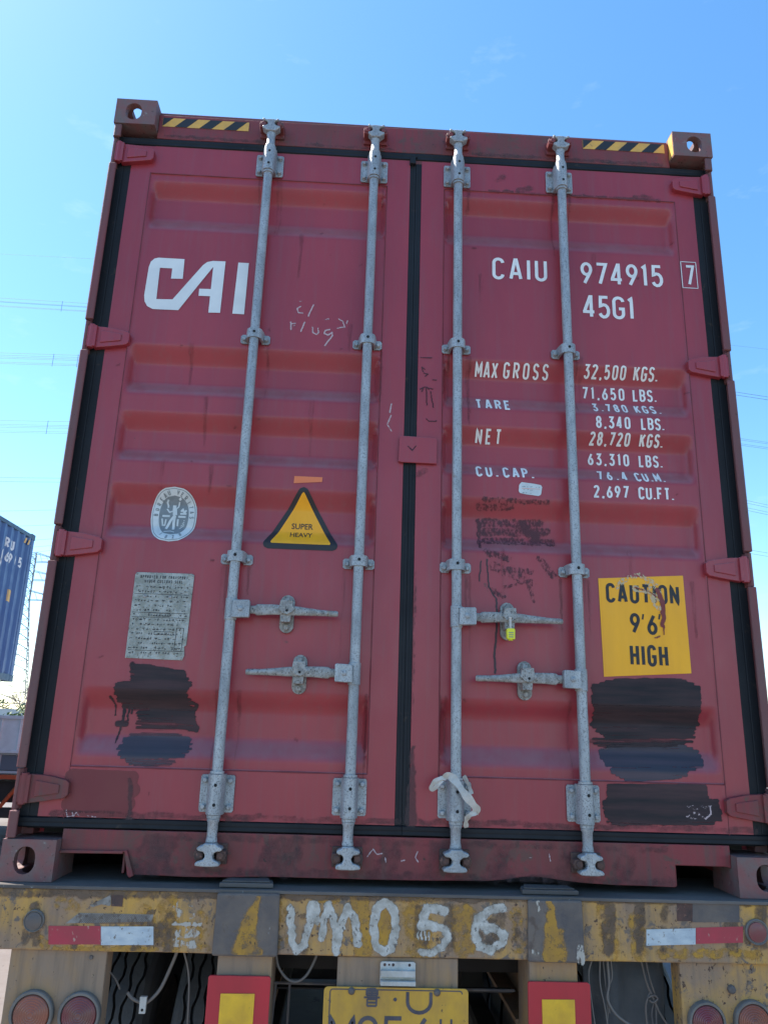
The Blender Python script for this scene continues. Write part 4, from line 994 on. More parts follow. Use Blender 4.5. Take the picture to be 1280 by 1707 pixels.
# guard plates with surviving yellow
for k, (xa, xb) in enumerate(((-.552, -.366), (.380, .546))):
    b = MB(); b.prism([(xa, tb(-.010)), (xb, tb(-.008)), (xb + .003, tb(-.178)), (xa - .002, tb(-.178))], BF - .016, BF - .0005)
    gp = b.build('guard_plate', 'tgrey', beam, bevel=.006)
    c = (xa + xb) / 2 + (0 if k == 0 else -.012)
    if k == 0: brush('paint_patch', [([(c + .03, tb(-.025)), (c + .01, tb(-.08)), (c, tb(-.16))], (.010, .036), .9), ([(c - .02, tb(-.160)), (c + .045, tb(-.165))], .012, .8)], 'ypatch', gp, fy=flat(BF - .016), res=.004, lift=.0012, clip=(xa, xb, Z0 - .176, Z0 - .011))
    else: brush('paint_patch', [([(c, tb(-.030)), (c - .004, tb(-.08)), (c - .006, tb(-.165))], (.012, .026), 1), ([(c + .022, tb(-.10)), (c + .028, tb(-.16))], .016, .8), ([(c - .01, tb(-.014)), (c - .008, tb(-.020))], .010, .9)], 'ypatch', gp, fy=flat(BF - .016), res=.004, lift=.0012, clip=(xa, xb, Z0 - .176, Z0 - .011))
    if k: brush('scuff_mark', [([(xb - .012, tb(-.14)), (xb - .012, tb(-.17))], .016, .7), ([(xa + .02, tb(-.15)), (xa + .025, tb(-.17))], .012, .6), ([(xa + .03, tb(-.02)), (xa + .03, tb(-.04))], .010, .5)], 'olddaub', gp, fy=flat(BF - .016), res=.005, lift=.0012)
# bright yellow areas left on the beam
fb = flat(BF)
def bp(pts): return [(x, Z0 + z) for x, z in [at(px_, py_, BF) for px_, py_ in pts]]
brush('paint_patch', [(bp([(475, 1500), (470, 1580)]), .018, .35), (bp([(530, 1497), (560, 1500)]), .014, .8), (bp([(600, 1500), (605, 1585)]), .030, .85), (bp([(640, 1520), (642, 1575)]), .03, 1), (bp([(690, 1510), (700, 1590)]), .04, .66), (bp([(770, 1530), (775, 1575)]), .04, .75), (bp([(860, 1520), (865, 1580)]), .02, .5),
    (bp([(1010, 1520), (1020, 1590)]), .03, .5), (bp([(1060, 1535), (1065, 1590)]), .024, .7), (bp([(1100, 1590), (1260, 1592)]), .014, .66), (bp([(280, 1510), (285, 1585)]), .03, .60), (bp([(90, 1582), (260, 1584)]), .008, .8), (bp([(68, 1565), (75, 1578)]), .012, .8), (bp([(335, 1530), (340, 1585)]), .02, .45), (bp([(240, 1520), (260, 1560)]), .022, .5), (bp([(100, 1505), (125, 1512)]), .016, .5)], 'ypatch', beam, fy=fb, res=.004, lift=.0008, clip=(-1.23, 1.23, Z0 - .1755, Z0 - .013))
random.seed(31)
ms = [(bp([(x_, 1490 + .012 * x_ - 4), (x_ + 60, 1490 + .012 * x_ - 4)]), .016, random.uniform(.55, .95)) for x_ in range(0, 1260, 50)]
ms += [(bp([(x_, random.uniform(1500, 1560)), (x_ + random.uniform(-3, 3), random.uniform(1560, 1590))]), random.uniform(.008, .022), random.uniform(.4, .75)) for x_ in [random.uniform(5, 1275) for _ in range(34)]]
brush('grime_stain', ms, 'mud', beam, fy=fb, res=.005, lift=.0012, clip=(-1.23, 1.23, Z0 - .1755, Z0 - .013))
# daubed number
dn = [[(485, 1515), (485, 1540), (487, 1570), (494, 1586), (507, 1574), (515, 1545), (518, 1510), (526, 1508), (528, 1535)], [(536, 1566), (540, 1538), (547, 1508), (555, 1530), (560, 1555), (560, 1588)], [(560, 1586), (567, 1550), (579, 1512), (590, 1530), (597, 1573)],
      [(642, 1504), (628, 1515), (623, 1545), (627, 1578), (640, 1588), (652, 1580), (659, 1548), (656, 1515), (642, 1504)],
      [(741, 1519), (712, 1514), (706, 1528)], [(706, 1528), (702, 1545), (722, 1542), (740, 1548), (746, 1562), (738, 1580), (722, 1588), (702, 1588)],
      [(837, 1514), (815, 1519), (796, 1533), (790, 1556), (799, 1577), (818, 1585), (836, 1573), (840, 1560), (826, 1548), (806, 1545)]]
rr = [.0110, .0105, .0110, .0118, .0130, .0112, .0120]; aa = [.84, .84, .92, 1.20, .80, .70, .76]
brush('painted_number', [(bp(P), r_, a_) for P, r_, a_ in zip(dn, rr, aa)] + [(bp([(704, 1545), (712, 1540), (722, 1545)]), .014, .9)] + [(bp([(px_, 1555), (px_ + 1, 1566)]), .0022, 1) for px_ in (697, 703, 709, 714)] + [(bp([(806, 1540), (812, 1552)]), .012, .62)], 'daub', beam, fy=fb, res=.003, lift=.0022, wob=.005, clip=(-1.23, 1.23, Z0 - .1755, Z0 - .013))
brush('painted_number', [(bp([(296, 1510), (300, 1530)]), .014, .6), (bp([(318, 1512), (320, 1530)]), .010, .6), (bp([(290, 1541), (335, 1542)]), .006, .8), (bp([(298, 1555), (325, 1556)]), .014, .6), (bp([(292, 1572), (325, 1575)]), .012, .6)], 'olddaub', beam, fy=fb, res=.004, lift=.0016, clip=(-1.23, 1.23, Z0 - .1755, Z0 - .013))
# tapes
def rect_px(b, x0, y0, x1, y1, mi=0, lift=.0015, skew=0, jag=0):
    P = bp([(x0, y0), (x1, y0 + skew), (x1, y1 + skew), (x0, y1)])
    b.add([(x, BF - lift, z) for x, z in P[::-1]], [(0, 1, 2, 3)], mi)
b = MB(); rect_px(b, 81, 1544, 168, 1575); b.build('reflective_tape', 'rtape', beam, label='red half of the newer reflective strip')
b = MB(); rect_px(b, 168.5, 1545, 256, 1576); b.build('reflective_tape', 'wtape', beam, label='silver half of the newer reflective strip')
b = MB(); rect_px(b, 1159.5, 1547, 1238, 1574, skew=-2); b.build('reflective_tape', 'rtape', beam, label='scuffed red half of the right reflective strip')
b = MB(); rect_px(b, 1077, 1550, 1159, 1577, skew=-2); b.build('reflective_tape', 'wtape', beam, label='scuffed silver half of the right reflective strip')
# remains of old diamond-hatched tape
b = MB(); P0 = bp([(112, 1522), (255, 1543)])
X0, Z1 = P0[0]; X1, Z0_ = P0[1]
rows(b, [(X0 + .0, Z0_), (X1 - .012, Z0_ + .002), (X1 - .004, Z0_ + .012), (X1 - .001, Z1), (X0 + .035, Z1), (X0 + .022, Z0_ + .018)], fb, .0014, 0)
k = X0
while k < X1 + .03:
    for sgn in (1, -1):
        za, zb = Z0_ + .001, Z1 - .001; hgt = zb - za; a = k; c = k + sgn * hgt * .95
        if X0 + .035 < a < X1 - .006 and X0 + .035 < c < X1 - .006: ribbon(b, [(a, za), (c, zb)], .0011, fb, .0018 + .0002 * (sgn > 0), 1)
    k += .0055
b.build('reflective_tape', ['oldtape', 'tgrey'], beam, label='old torn diamond hatched reflective tape')
b = MB(); P = bp([(150, 1510), (163, 1503), (176, 1497), (185, 1492), (185, 1508), (183, 1511), (170, 1508), (160, 1511), (155, 1513)])
b.prism(P, BF - .0018, BF - .0008); P = bp([(186, 1492), (206, 1493), (204, 1512), (186, 1511)]); b.prism(P, BF - .0016, BF - .0008, 1)
b.build('reflective_tape', ['oldtape', 'rusty'], beam, label='torn scrap of older reflective tape')
b = MB(); rect_px(b, 1154, 1507, 1232, 1538, 0); b.build('reflective_tape', 'olddaub_flat' if 'olddaub_flat' in M else 'tgrey', beam, label='worn off patch of an older strip')
b = MB(); rect_px(b, 1128, 1506, 1154, 1536, 0); b.build('reflective_tape', 'rusty', beam, label='faded reddish remnant of an older strip')
# round marker reflectors
for px_, py_, rad, lens in ((58, 1535, .030, 'tgrey'), (1260, 1554, .036, 'lens_red')):
    (x, z), = bp([(px_, py_)])
    b = MB(); b.lathe((x, BF, z), (x, BF - 1, z), [(0, rad), (.008, rad), (.010, rad * .93), (.007, rad * .84), (.007, rad * .2)], 32, 0)
    b.lathe((x, BF - .006, z), (x, BF - 1, z), [(0, rad * .80), (.004, rad * .76), (.0045, rad * .6), (.006, rad * .5), (.006, rad * .1)], 32, 1)
    smooth_angle(b.build('marker_lamp', ['lamp_rim', lens], beam), 30)

# light panels with twin round lamps
def panel(x0, x1, lamps, side):
    b = MB(); b.prism([(x0, tb(-.1765)), (x1, tb(-.1765)), (x1, tb(-.45)), (x0, tb(-.45))], BF + .012, BF + .020); b.box(x0, x0 + .006, BF + .0205, .05, tb(-.45), tb(-.177)); b.box(x1 - .006, x1, BF + .0205, .05, tb(-.45), tb(-.177))
    p = b.build('light_panel', 'tbrown' if side < 0 else 'tyel', tr, bevel=.002)
    for (cx_, cz_, rad, lens, cyc) in lamps:
        y = BF + .012; z = tb(cz_)
        b = MB(); b.lathe((cx_, y, z), (cx_, y - 1, z), [(0, rad), (.014, rad), (.018, rad * .96), (.018, rad * .86), (.010, rad * .83), (.010, .004)], 48, 0)
        lamp = b.build('tail_lamp', 'lamp_rim', p); smooth_angle(lamp, 30)
        pr = [(0, rad * .82)]; r = rad * .80; yy = .006
        for k in range(7):
            pr += [(yy, r), (yy + .002, r - .003), (yy + .0004, r - .006)]; r -= rad * .105; yy += .0006
        pr += [(yy, .002)]
        b = MB(); b.lathe((cx_, y - .0102, z), (cx_, y - 1, z), pr, 48, 0)
        o = b.build('lens', lens, p); smooth_angle(o, 50)
    return p
pL = panel(-1.139, -.862, [(-1.053, -.340, .062, 'lens_or', 0), (-.918, -.340, .060, 'lens_red', 0)], -1)
pR = panel(.842, 1.135, [(.910, -.331, .056, 'lens_red', 0), (1.050, -.328, .058, 'lens_or', 0)], 1)
(x, z) = at(1219, 1650, BF + .01); b = MB().lathe((x, BF + .012, tb(z)), (x, BF - 1, tb(z)), [(0, .013), (.004, .013), (.010, .011), (.013, .006)], 8); b.build('bolt', 'tgrey', pR)
(x, z) = at(152, 1597, BF + .01); b = MB().lathe((x, BF + .012, tb(z)), (x, BF - 1, tb(z)), [(0, .006), (.005, .005)], 8); b.build('bolt', 'tgrey', pL)

# uprights behind the reflective boards
for k, (xa, xb, bx0, bx1, zb_) in enumerate(((-.538, -.378, -.558, -.377, -.229), (.385, .530, .376, .560, -.229))):
    b = MB().box(xa, xb, BF + .006, .14, tb(-.62), tb(-.1775)); up = b.build('upright', 'tbrown', tr, bevel=.005)
    b = MB(); P = [(bx0, tb(-.60)), (bx1, tb(-.60)), (bx1 + (.001 if k else -.001), tb(zb_ - .006)), (bx1 - .006, tb(zb_)), (bx0 + .004, tb(zb_)), (bx0, tb(zb_ - .004))]
    b.prism(P, BF - .012, BF - .004, 0)
    xi0, xi1 = (-.519, -.421) if k == 0 else (.416, .513)
    b.prism([(xi0, tb(-.55)), (xi1, tb(-.55)), (xi1, tb(-.273)), (xi0, tb(-.274))], BF - .0145, BF - .0125, 1)
    b.build('reflective_board', ['board_red', 'board_yel'], up, bevel=.0008)
# centre plate holder
b = MB().box(-.186, .172, BF + .008, .03, tb(-.60), tb(-.1775)); holder = b.build('plate_holder', 'tbrown', tr, bevel=.004)
b = MB(); (xa, za), (xb, zb_) = at(634, 1602, BF), at(692, 1641, BF)
b.prism([(xa, tb(-.245)), (xa, tb(-.190)), (xa + .005, tb(-.186)), (xb - .005, tb(-.186)), (xb, tb(-.190)), (xb, tb(-.245))], BF - .004, BF - .001, 0)
b.prism([(xa + .002, tb(-.222)), (xa + .002, tb(-.206)), (xb - .002, tb(-.206)), (xb - .002, tb(-.222))], BF - .020, BF - .0045, 0)
b.prism([(xa + .001, tb(-.243)), (xa + .001, tb(-.232)), (xb - .001, tb(-.232)), (xb - .001, tb(-.243))], BF - .026, BF - .0045, 0)
for dx in (.013, .026, .038, .082): b.cyl((xa + dx if dx < .08 else xb - .018, BF - .0041, tb(-.194)), (xa + dx if dx < .08 else xb - .018, BF - .0048, tb(-.194)), .0042 if dx not in (.026,) else .003, 10, 1)
b.build('plate_lamp', ['cloth', 'rusty'], holder, bevel=.001)
# licence plate
b = MB(); x0, x1, zt_ = -.222, .200, -.252
def rrect(x0, x1, z0, z1, r, n=5):
    P = []
    for cx_, cz_, a0 in ((x1 - r, z1 - r, 0), (x0 + r, z1 - r, 90), (x0 + r, z0 + r, 180), (x1 - r, z0 + r, 270)):
        P += [(cx_ + r * math.cos(R(a0 + 90 * k / n)), cz_ + r * math.sin(R(a0 + 90 * k / n))) for k in range(n + 1)]
    return P
b.prism([(x, tb(z)) for x, z in rrect(x0, x1, -.47, zt_, .012)], BF - .010, BF - .006, 0)
fpl = flat(BF - .010)
ribbon(b, [(x, tb(z)) for x, z in rrect(x0 + .018, x1 - .018, -.455, zt_ - .006, .008)][:], .003, fpl, .0008, 1)
for xx in (-.142, .108): b.lathe((xx, BF - .010, tb(-.262)), (xx, BF - 1, tb(-.262)), [(0, .010), (.003, .010), (.007, .007), (.009, .003)], 14, 2)
# characters of the top row: one Chinese character and U, and the tops of the lower row
def pl(P, wd=.008, k=0): ribbon(b, [(x, tb(z)) for x, z in P], wd, fpl, .0010 + .0001 * (k % 6), 1, .01)
cx_ = -.082; cz_ = -.272; u = .060
lu = [[(-.30, 1.0), (-.48, .80)], [(-.25, .96), (.30, .96)], [(-.42, .78), (.42, .78), (.42, .44)], [(-.42, .78), (-.42, .44)], [(-.42, .61), (.42, .61)], [(0, .78), (0, .44)], [(-.42, .44), (.42, .44)], [(-.62, .28), (.62, .28)], [(-.36, .14), (-.36, -.38)], [(-.36, .14), (.36, .14), (.36, -.38)], [(-.36, -.12), (.36, -.12)], [(-.36, -.38), (.36, -.38)]]
for k, P in enumerate(lu): pl([(cx_ + x * u * .62, cz_ - u * .55 + z * u * .55 + .018) for x, z in P], .0050, k)
b.cyl((-.014, BF - .0105, tb(-.282)), (-.014, BF - .0115, tb(-.282)), .005, 12, 1)
pl([(.022, -.262), (.022, -.288)] + [(.056 + .034 * math.cos(a), -.288 + .027 * math.sin(a)) for a in [math.pi + math.pi * k / 10 for k in range(11)]] + [(.090, -.262)], .0095)
for k, (c, xa) in enumerate((('M', -.199), ('8', -.118), ('5', -.045), ('6', .034))):
    gw, st_ = GL[c]
    for j, P in enumerate(st_): pl([(xa + px_ * .132, -.420 + pz * .090) for px_, pz in P], .011, j)
gua = [[(.02, .66), (.30, .66)], [(.17, 1), (.17, .04), (.08, .10)], [(.02, .30), (.32, .42)], [(.62, 1), (.62, .55)], [(.40, .80), (.88, .80)], [(.36, .55), (.92, .55)], [(.62, .48), (.62, .02)], [(.42, .30), (.84, .30)], [(.36, .03), (.92, .03)]]
for k, P in enumerate(gua): pl([(.108 + x * .068, -.420 + z * .090) for x, z in P], .0060, k)
b.build('licence_plate', ['plate_yel', 'plate_char', 'tgrey'], holder, bevel=.0006)

# chassis rails, cross members and bracket rods under the deck
for s in (-1, 1):
    b = MB(); x = s * .46
    b.box(x - .07, x + .07, .205, 11.5, tb(-.026), tb(-.012)); b.box(x - .07, x + .07, .205, 11.5, tb(-.42), tb(-.405)); b.box(x - .006, x + .006, .205, 11.5, tb(-.4045), tb(-.0265))
    b.build('chassis_beam', 'tbrown', tr)
for yy in (.45, 1.6, 2.8, 4.2, 5.6, 7.0, 8.4, 10.0): MB().box(-.452, .452, yy, yy + .10, tb(-.34), tb(-.13)).build('cross_beam', 'tdark', tr)
b = MB(); b.box(-.40, .40, .30, .34, tb(-.36), tb(-.355)); b.box(-.385, .46 - .08, .30, .33, tb(-.235), tb(-.20))
b.build('cross_beam', 'tdark', tr)
b = MB(); b.tube([(-.385, .10, tb(-.285)), (-.19, .10, tb(-.286))], .004, 6); b.tube([(-.372, .10, tb(-.285)), (-.385, .10, tb(-.50))], .004, 6); b.tube([(-.330, .10, tb(-.285)), (-.332, .10, tb(-.50))], .004, 6)
b.tube([(.18, .12, tb(-.30)), (.37, .12, tb(-.30))], .004, 6); b.tube([(.22, .12, tb(-.30)), (.22, .12, tb(-.5))], .004, 6)
b.build('bracket_rod', 'tgrey', tr)

def wheel(cx_, yc):
    hub = bpy.data.objects.new('wheel', None); C.objects.link(hub); hub.parent = tr; hub.location = (cx_, yc, .535)
    Rt = .535; hw = .122; b = MB(); N = 96
    prof = [(-hw + .012, .30, 0), (-hw, .40, 0), (-hw, .47, 0), (-hw + .014, .515, 0), (-hw + .030, .530, 0)]
    gx = [-.074, -.037, 0, .037, .074]
    tread = []
    for g_ in gx: tread += [(g_ - .005, .535, 0), (g_ - .0042, .521, 1), (g_ + .0042, .521, 1), (g_ + .005, .535, 0)]
    prof = prof + tread + [(hw - .030, .530, 0), (hw - .014, .515, 0), (hw, .47, 0), (hw, .40, 0), (hw - .012, .30, 0)]
    V = []; K = len(prof)
    for i in range(N):
        a = 2 * math.pi * i / N
        for j, (x, r, gmi) in enumerate(prof):
            zig = 0
            if 5 <= j < K - 5: zig = .0055 * (1 if (i % 4) < 2 else -1) * (1 if ((j - 5) // 4) % 2 else -1) + .002 * math.sin(i * 1.3)
            V.append((x + zig, r * math.cos(a), r * math.sin(a)))
    Fc = []; mi = []
    b2 = MB()
    for i in range(N):
        i2 = (i + 1) % N
        for j in range(K - 1):
            Fc.append((i * K + j, i * K + j + 1, i2 * K + j + 1, i2 * K + j)); mi.append(1 if (prof[j][2] or prof[j + 1][2]) else 0)
    b.v = V; b.f = Fc; b.m = mi
    b.build('tyre', ['tyre', 'groove'], hub)
    b = MB(); b.lathe((-.10, 0, 0), (1, 0, 0), [(0, .30), (.02, .305), (.04, .27), (.16, .27), (.18, .305), (.20, .30), (.19, .25), (.12, .12), (.12, .02)], 32); b.build('rim', 'tgrey', hub)
    return hub
for yc in (.98, 2.29, 3.60):
    for cx_ in (-.973, -.650, .650, .973): wheel(cx_, yc)
b = MB()
for yc in (.98, 2.29, 3.60): b.cyl((-1.05, yc, .535), (1.05, yc, .535), .065, 20)
for s in (-1, 1): b.box(s * .46 - .04, s * .46 + .04, .85, 3.8, .60, .64); b.box(s * .46 - .05, s * .46 + .05, 1.55, 1.72, .64, .93); b.box(s * .46 - .05, s * .46 + .05, 2.85, 3.02, .64, .93)
b.build('axle', 'tdark', tr)
for s in (-1, 1):
    b = MB(); b.box(min(s * 1.19, s * 1.215), max(s * 1.19, s * 1.215), .21, 11.6, tb(-.30), tb(.008)); b.box(min(s * .60, s * 1.189), max(s * .60, s * 1.189), .34, 4.4, tb(-.235), tb(-.225)); b.build('side_rail', 'tdark', tr, bevel=.003)
# black mud flap hanging on the right
b = MB(); n = 14; V = []
for j in range(9):
    for i in range(n + 1):
        x = lerp(.585, .836, i / n); z = tb(-.180 - .09 * j); V.append((x, .10 + .012 * math.sin(i * .9 + j * .5) + .02 * mnoise.noise((i * .3, j * .6, 0)), z))
b.add(V, [(j * (n + 1) + i, (j + 1) * (n + 1) + i, (j + 1) * (n + 1) + i + 1, j * (n + 1) + i + 1) for j in range(8) for i in range(n)])
o = b.build('mud_flap', 'tyre', tr, smooth=True); md = o.modifiers.new('thick', 'SOLIDIFY'); md.thickness = .008
# hanging cables
def wpt(px_, py_, Y): x, z = at(px_, py_, Y); return Vector((x, Y, z + Z0))
def curve(P, n=8):
    Q = []
    for i in range(len(P) - 1):
        a = P[max(0, i - 1)]; p = P[i]; q = P[i + 1]; c = P[min(len(P) - 1, i + 2)]
        for k in range(n):
            u_ = k / n; Q.append(.5 * ((2 * p) + (q - a) * u_ + (2 * a - 5 * p + 4 * q - c) * u_ * u_ + (3 * p - a - 3 * q + c) * u_ ** 3))
    return Q + [P[-1]]
def cable(pts, r, Y, m='cable'):
    b = MB(); b.tube(curve([wpt(x, y, Y) for x, y in pts]), r, 8); return b.build('cable', m, tr, smooth=True)
cable([(296, 1585), (286, 1610), (268, 1648), (250, 1668), (238, 1672), (222, 1666), (212, 1655)], .0052, .06)
cable([(306, 1585), (314, 1620), (315, 1660), (312, 1720)], .003, .07)
cable([(152, 1622), (165, 1625), (180, 1620), (192, 1632), (200, 1650)], .0028, .04, 'tgrey')
cable([(460, 1590), (464, 1612), (478, 1632), (495, 1637), (512, 1625), (526, 1598), (527, 1588)], .0040, .05)
b = MB(); p = wpt(239, 1675, .05); b.prism([(p.x - .010, p.z + .022), (p.x + .010, p.z + .022), (p.x + .009, p.z - .022), (p.x - .009, p.z - .022)], .040, .052, 0); b.cyl((p.x, .0398, p.z - .012), (p.x, .0392, p.z - .012), .004, 10, 1); b.build('cable_clamp', ['cloth', 'hole'], tr, bevel=.003)
cable([(987, 1600), (981, 1625), (985, 1665), (993, 1720)], .0026, .02)
cable([(1000, 1600), (1000, 1640), (1008, 1680), (1014, 1720)], .0026, .03)
cable([(1005, 1600), (1010, 1650), (1013, 1690), (1010, 1720)], .0022, .035)
cable([(1012, 1600), (1015, 1640), (1012, 1665), (1025, 1690), (1046, 1707), (1060, 1712)], .0040, .025)
cable([(1018, 1600), (1020, 1630), (1014, 1650), (1016, 1690)], .0022, .03)
cable([(1068, 1600), (1078, 1640), (1090, 1668), (1100, 1690), (1114, 1712)], .0032, .04, 'tgrey')
cable([(1076, 1600), (1082, 1630), (1092, 1665), (1094, 1720)], .0030, .045, 'tgrey')
cable([(1083, 1655), (1076, 1680), (1080, 1720)], .0034, .04, 'tgrey')
cable([(1092, 1668), (1086, 1690), (1090, 1720)], .0030, .05, 'tgrey')
cable([(1080, 1664), (1090, 1660), (1096, 1666), (1088, 1672), (1082, 1668)], .0030, .035, 'tgrey')

# ================================================================ blue containers to the left
def plain_container(x_right, y_far, z_b, length, H, material, dark, label, written):
    t = thing('shipping_container', label, 'shipping container', (x_right, y_far, z_b), None)
    # local axes: the seen side is the plane x = 0, the container runs towards -y
    b = MB(); P = [(-.17, 0)]; y = -.17
    while y > -length + .45: P += [(y - .072, 0), (y - .140, -.036), (y - .210, -.036), (y - .278, 0)]; y -= .278
    P.append((-length + .17, 0)); n = len(P)
    b.add([(x - .005, yy, .14) for yy, x in P] + [(x - .005, yy, H - .10) for yy, x in P], [(i + 1, i, i + n, i + 1 + n) for i in range(n - 1)])
    wall = b.build('side_wall', material, t)
    b = MB(); b.box(-.06, .0, -length + .178, -.178, H - .0995, H - .024); b.box(-.05, 0, -length + .178, -.178, .012, .1395); b.build('rail', dark, t, bevel=.004)
    b = MB()
    for yy in (-.165, -length + .03): b.box(-.10, .002, yy, yy + .13, .119, H - .119)
    b.box(-2.438, -.101, -.05, -.01, .119, H - .03); b.box(-2.438, -2.40, -length + .17, -.051, .119, H - .03)
    b.build('frame', material, t, bevel=.004)
    MB().box(-2.40, -.061, -length + .17, -.06, H - .045, H - .030).build('roof', dark, t)
    MB().box(-2.40, -.061, -length + .17, -.06, .10, .135).build('floor', 'tdark', t)
    for yy in (-.178, -length):
        for xx in (-.162, -2.438):
            for zz_ in (0, H - .118): MB().box(xx, xx + .165 if xx > -1 else xx + .162, yy, yy + .178, zz_, zz_ + .118).build('corner_casting', dark, t, bevel=.012)
    if written:
        def side_y(yy, z):                  # x of the corrugated steel at this point along the side
            q = (-.17 - yy) % .278
            return -.005 - (0 if q < .072 else .036 * (q - .072) / .068 if q < .14 else .036 if q < .21 else .036 * (1 - (q - .21) / .068))
        b = MB()
        def side_write(s, y0, y1, z0, h, wd):
            m_ = MB(); write(m_, s, y0, y1, z0, h, wd, .9, fy=flat(0), lift=0)
            b.add([(side_y(x, z) + .004, x, z) for x, y, z in m_.v], m_.f)
        side_write('RU', -1.19, -.83, 2.385, .20, .040); side_write('06905', -1.32, -.45, 2.13, .20, .036); side_write('1', -1.02, -.93, 1.98, .17, .036); side_write('N', -1.34, -1.16, 1.98, .17, .034)
        side_write('E', -1.26, -1.12, 1.60, .13, .030)
        b.build('lettering', 'white', wall)
        def sq(y0, y1, z0, z1, m_, nm):
            q = MB(); k = 6
            for i in range(k): ya, yb = lerp(y0, y1, i / k), lerp(y0, y1, (i + 1) / k); q.add([(side_y(ya, 0) + .003, ya, z0), (side_y(yb, 0) + .003, yb, z0), (side_y(yb, 0) + .003, yb, z1), (side_y(ya, 0) + .003, ya, z1)], [(0, 1, 2, 3)])
            q.build(nm, m_, wall)
        sq(-.82, -.62, 1.44, 1.66, 'hyellow', 'sticker')
        q = MB(); q.add([(.001, -1.32, .72), (.001, -.98, .72), (.001, -1.15, 1.02)], [(0, 1, 2)]); q.build('warning_sticker', 'hyellow', wall)
        sq(-1.34, -1.10, .36, .56, 'hyellow', 'sticker')
        q = MB()
        for a in (-.50, -.34, -.18): q.add([(.0012, a, H - .26), (.0012, a + .07, H - .26), (.0012, a + .13, H - .15), (.0012, a + .06, H - .15)], [(0, 1, 2, 3)])
        q.build('hazard_stripe', 'hyellow', t)
    return t
plain_container(-6.64, 12.70, Z0 + 1.113, 12.19, 2.896, 'blue', 'bluedk', 'blue corrugated shipping container with white lettering, high up at the left edge', True)
plain_container(-6.72, 11.35, 0.0, 12.19, Z0 + 1.113 - .004, 'bluedk', 'bluedk', 'dark blue container at ground level carrying the raised blue container', False)

# ================================================================ white flatbed lorry at the left, seen past the red container
v = thing('small_truck', 'small white truck body with grey window strip and orange red frame, far left', 'truck', (-5.35, 9.6, 0))
b = MB(); b.box(-1.15, 1.15, 0, 3.2, 1.32, 1.84); 
for k in range(9): b.box(-1.165 + .28 * k, -1.145 + .28 * k, -.02, -.0005, 1.33, 1.83)
b.box(-1.17, 1.17, -.03, -.0205, 1.80, 1.85); b.box(-1.17, 1.17, -.03, -.0205, 1.31, 1.35)
b.build('cargo_body', 'vanwhite', v, bevel=.02)
b = MB(); b.box(-1.08, 1.08, .03, .10, 1.06, 1.28)
wn = b.build('window', 'glass', v, bevel=.01)
b = MB(); b.box(-1.12, 1.12, .02, .13, 1.285, 1.315); b.box(-1.12, 1.12, .02, .13, 1.02, 1.055)
for xx in (-1.12, -.56, -.02, .54, 1.08): b.box(xx, xx + .04, .015, .12, 1.0555, 1.2845)
b.build('window_frame', 'wall', wn, bevel=.005)
b = MB(); b.box(-1.1, 1.1, .02, .12, .94, 1.00)
for xx in (-1.10, -.50, .10, .70): b.tube([(xx, .05, .55), (xx + .30, .05, .97)], .03, 8)
b.build('frame', 'vorange', v)
b = MB(); b.box(-1.0, 1.0, .20, 5.4, .60, .90); b.box(-1.12, 1.12, .05, .14, .40, .54); b.build('chassis', 'tdark', v)
for xx in (-.95, .95):
    for yy in (.9, 4.6):
        MB().lathe((xx - .12, yy, .42), (xx + 1, yy, .42), [(0, .25), (.0, .36), (.03, .42), (.21, .42), (.24, .36), (.24, .25), (.20, .10)], 28).build('wheel', 'tyre', v)
b = MB(); b.prism([(-1.05, .9), (-1.05, 1.75), (-.95, 1.84), (.95, 1.84), (1.05, 1.75), (1.05, .9)], 3.4, 5.2); b.build('cab', 'vanwhite', v, bevel=.03)
for xx in (-.9, .8): MB().box(xx, xx + .12, .02, .045, .44, .52).build('tail_lamp', 'lens_red', v)

# ================================================================ far background
b = MB(); b.box(-60, -14, 44, 44.25, 0, 2.25)
for k in range(16): b.box(-60 + 3 * k, -59.7 + 3 * k, 43.9, 43.999, 0, 2.35)
tag(b.build('boundary_wall', 'wall', None), 'low pale boundary wall far away beyond the trucks', 'wall')
random.seed(21)
def leaves(b, cx_, cy_, cz_, rx, ry, rz, n, sz):
    for _ in range(n):
        while True:
            p = Vector((random.uniform(-1, 1), random.uniform(-1, 1), random.uniform(-1, 1)))
            if p.length < 1 and mnoise.noise(p * 2.2 + Vector((cx_, 0, 0))) > -.22: break
        c = Vector((cx_ + p.x * rx, cy_ + p.y * ry, cz_ + p.z * rz)); q = Vector((random.gauss(0, 1), random.gauss(0, 1), random.gauss(0, 1))).normalized(); t1 = q.orthogonal().normalized() * sz * random.uniform(.6, 1.3); t2 = q.cross(t1).normalized() * sz * .5
        b.add([c - t1, c + t2, c + t1, c - t2], [(0, 1, 2, 3)])
shr_lab = ['leafy green shrub in front of the pale wall, nearest the blue container', 'broad green shrub in front of the pale wall, beside the red container edge', 'green shrub standing behind the red container by the pale wall', 'tall pale green hedge bush behind the boundary wall', 'pale green hedge bush behind the wall, beside the tall one']
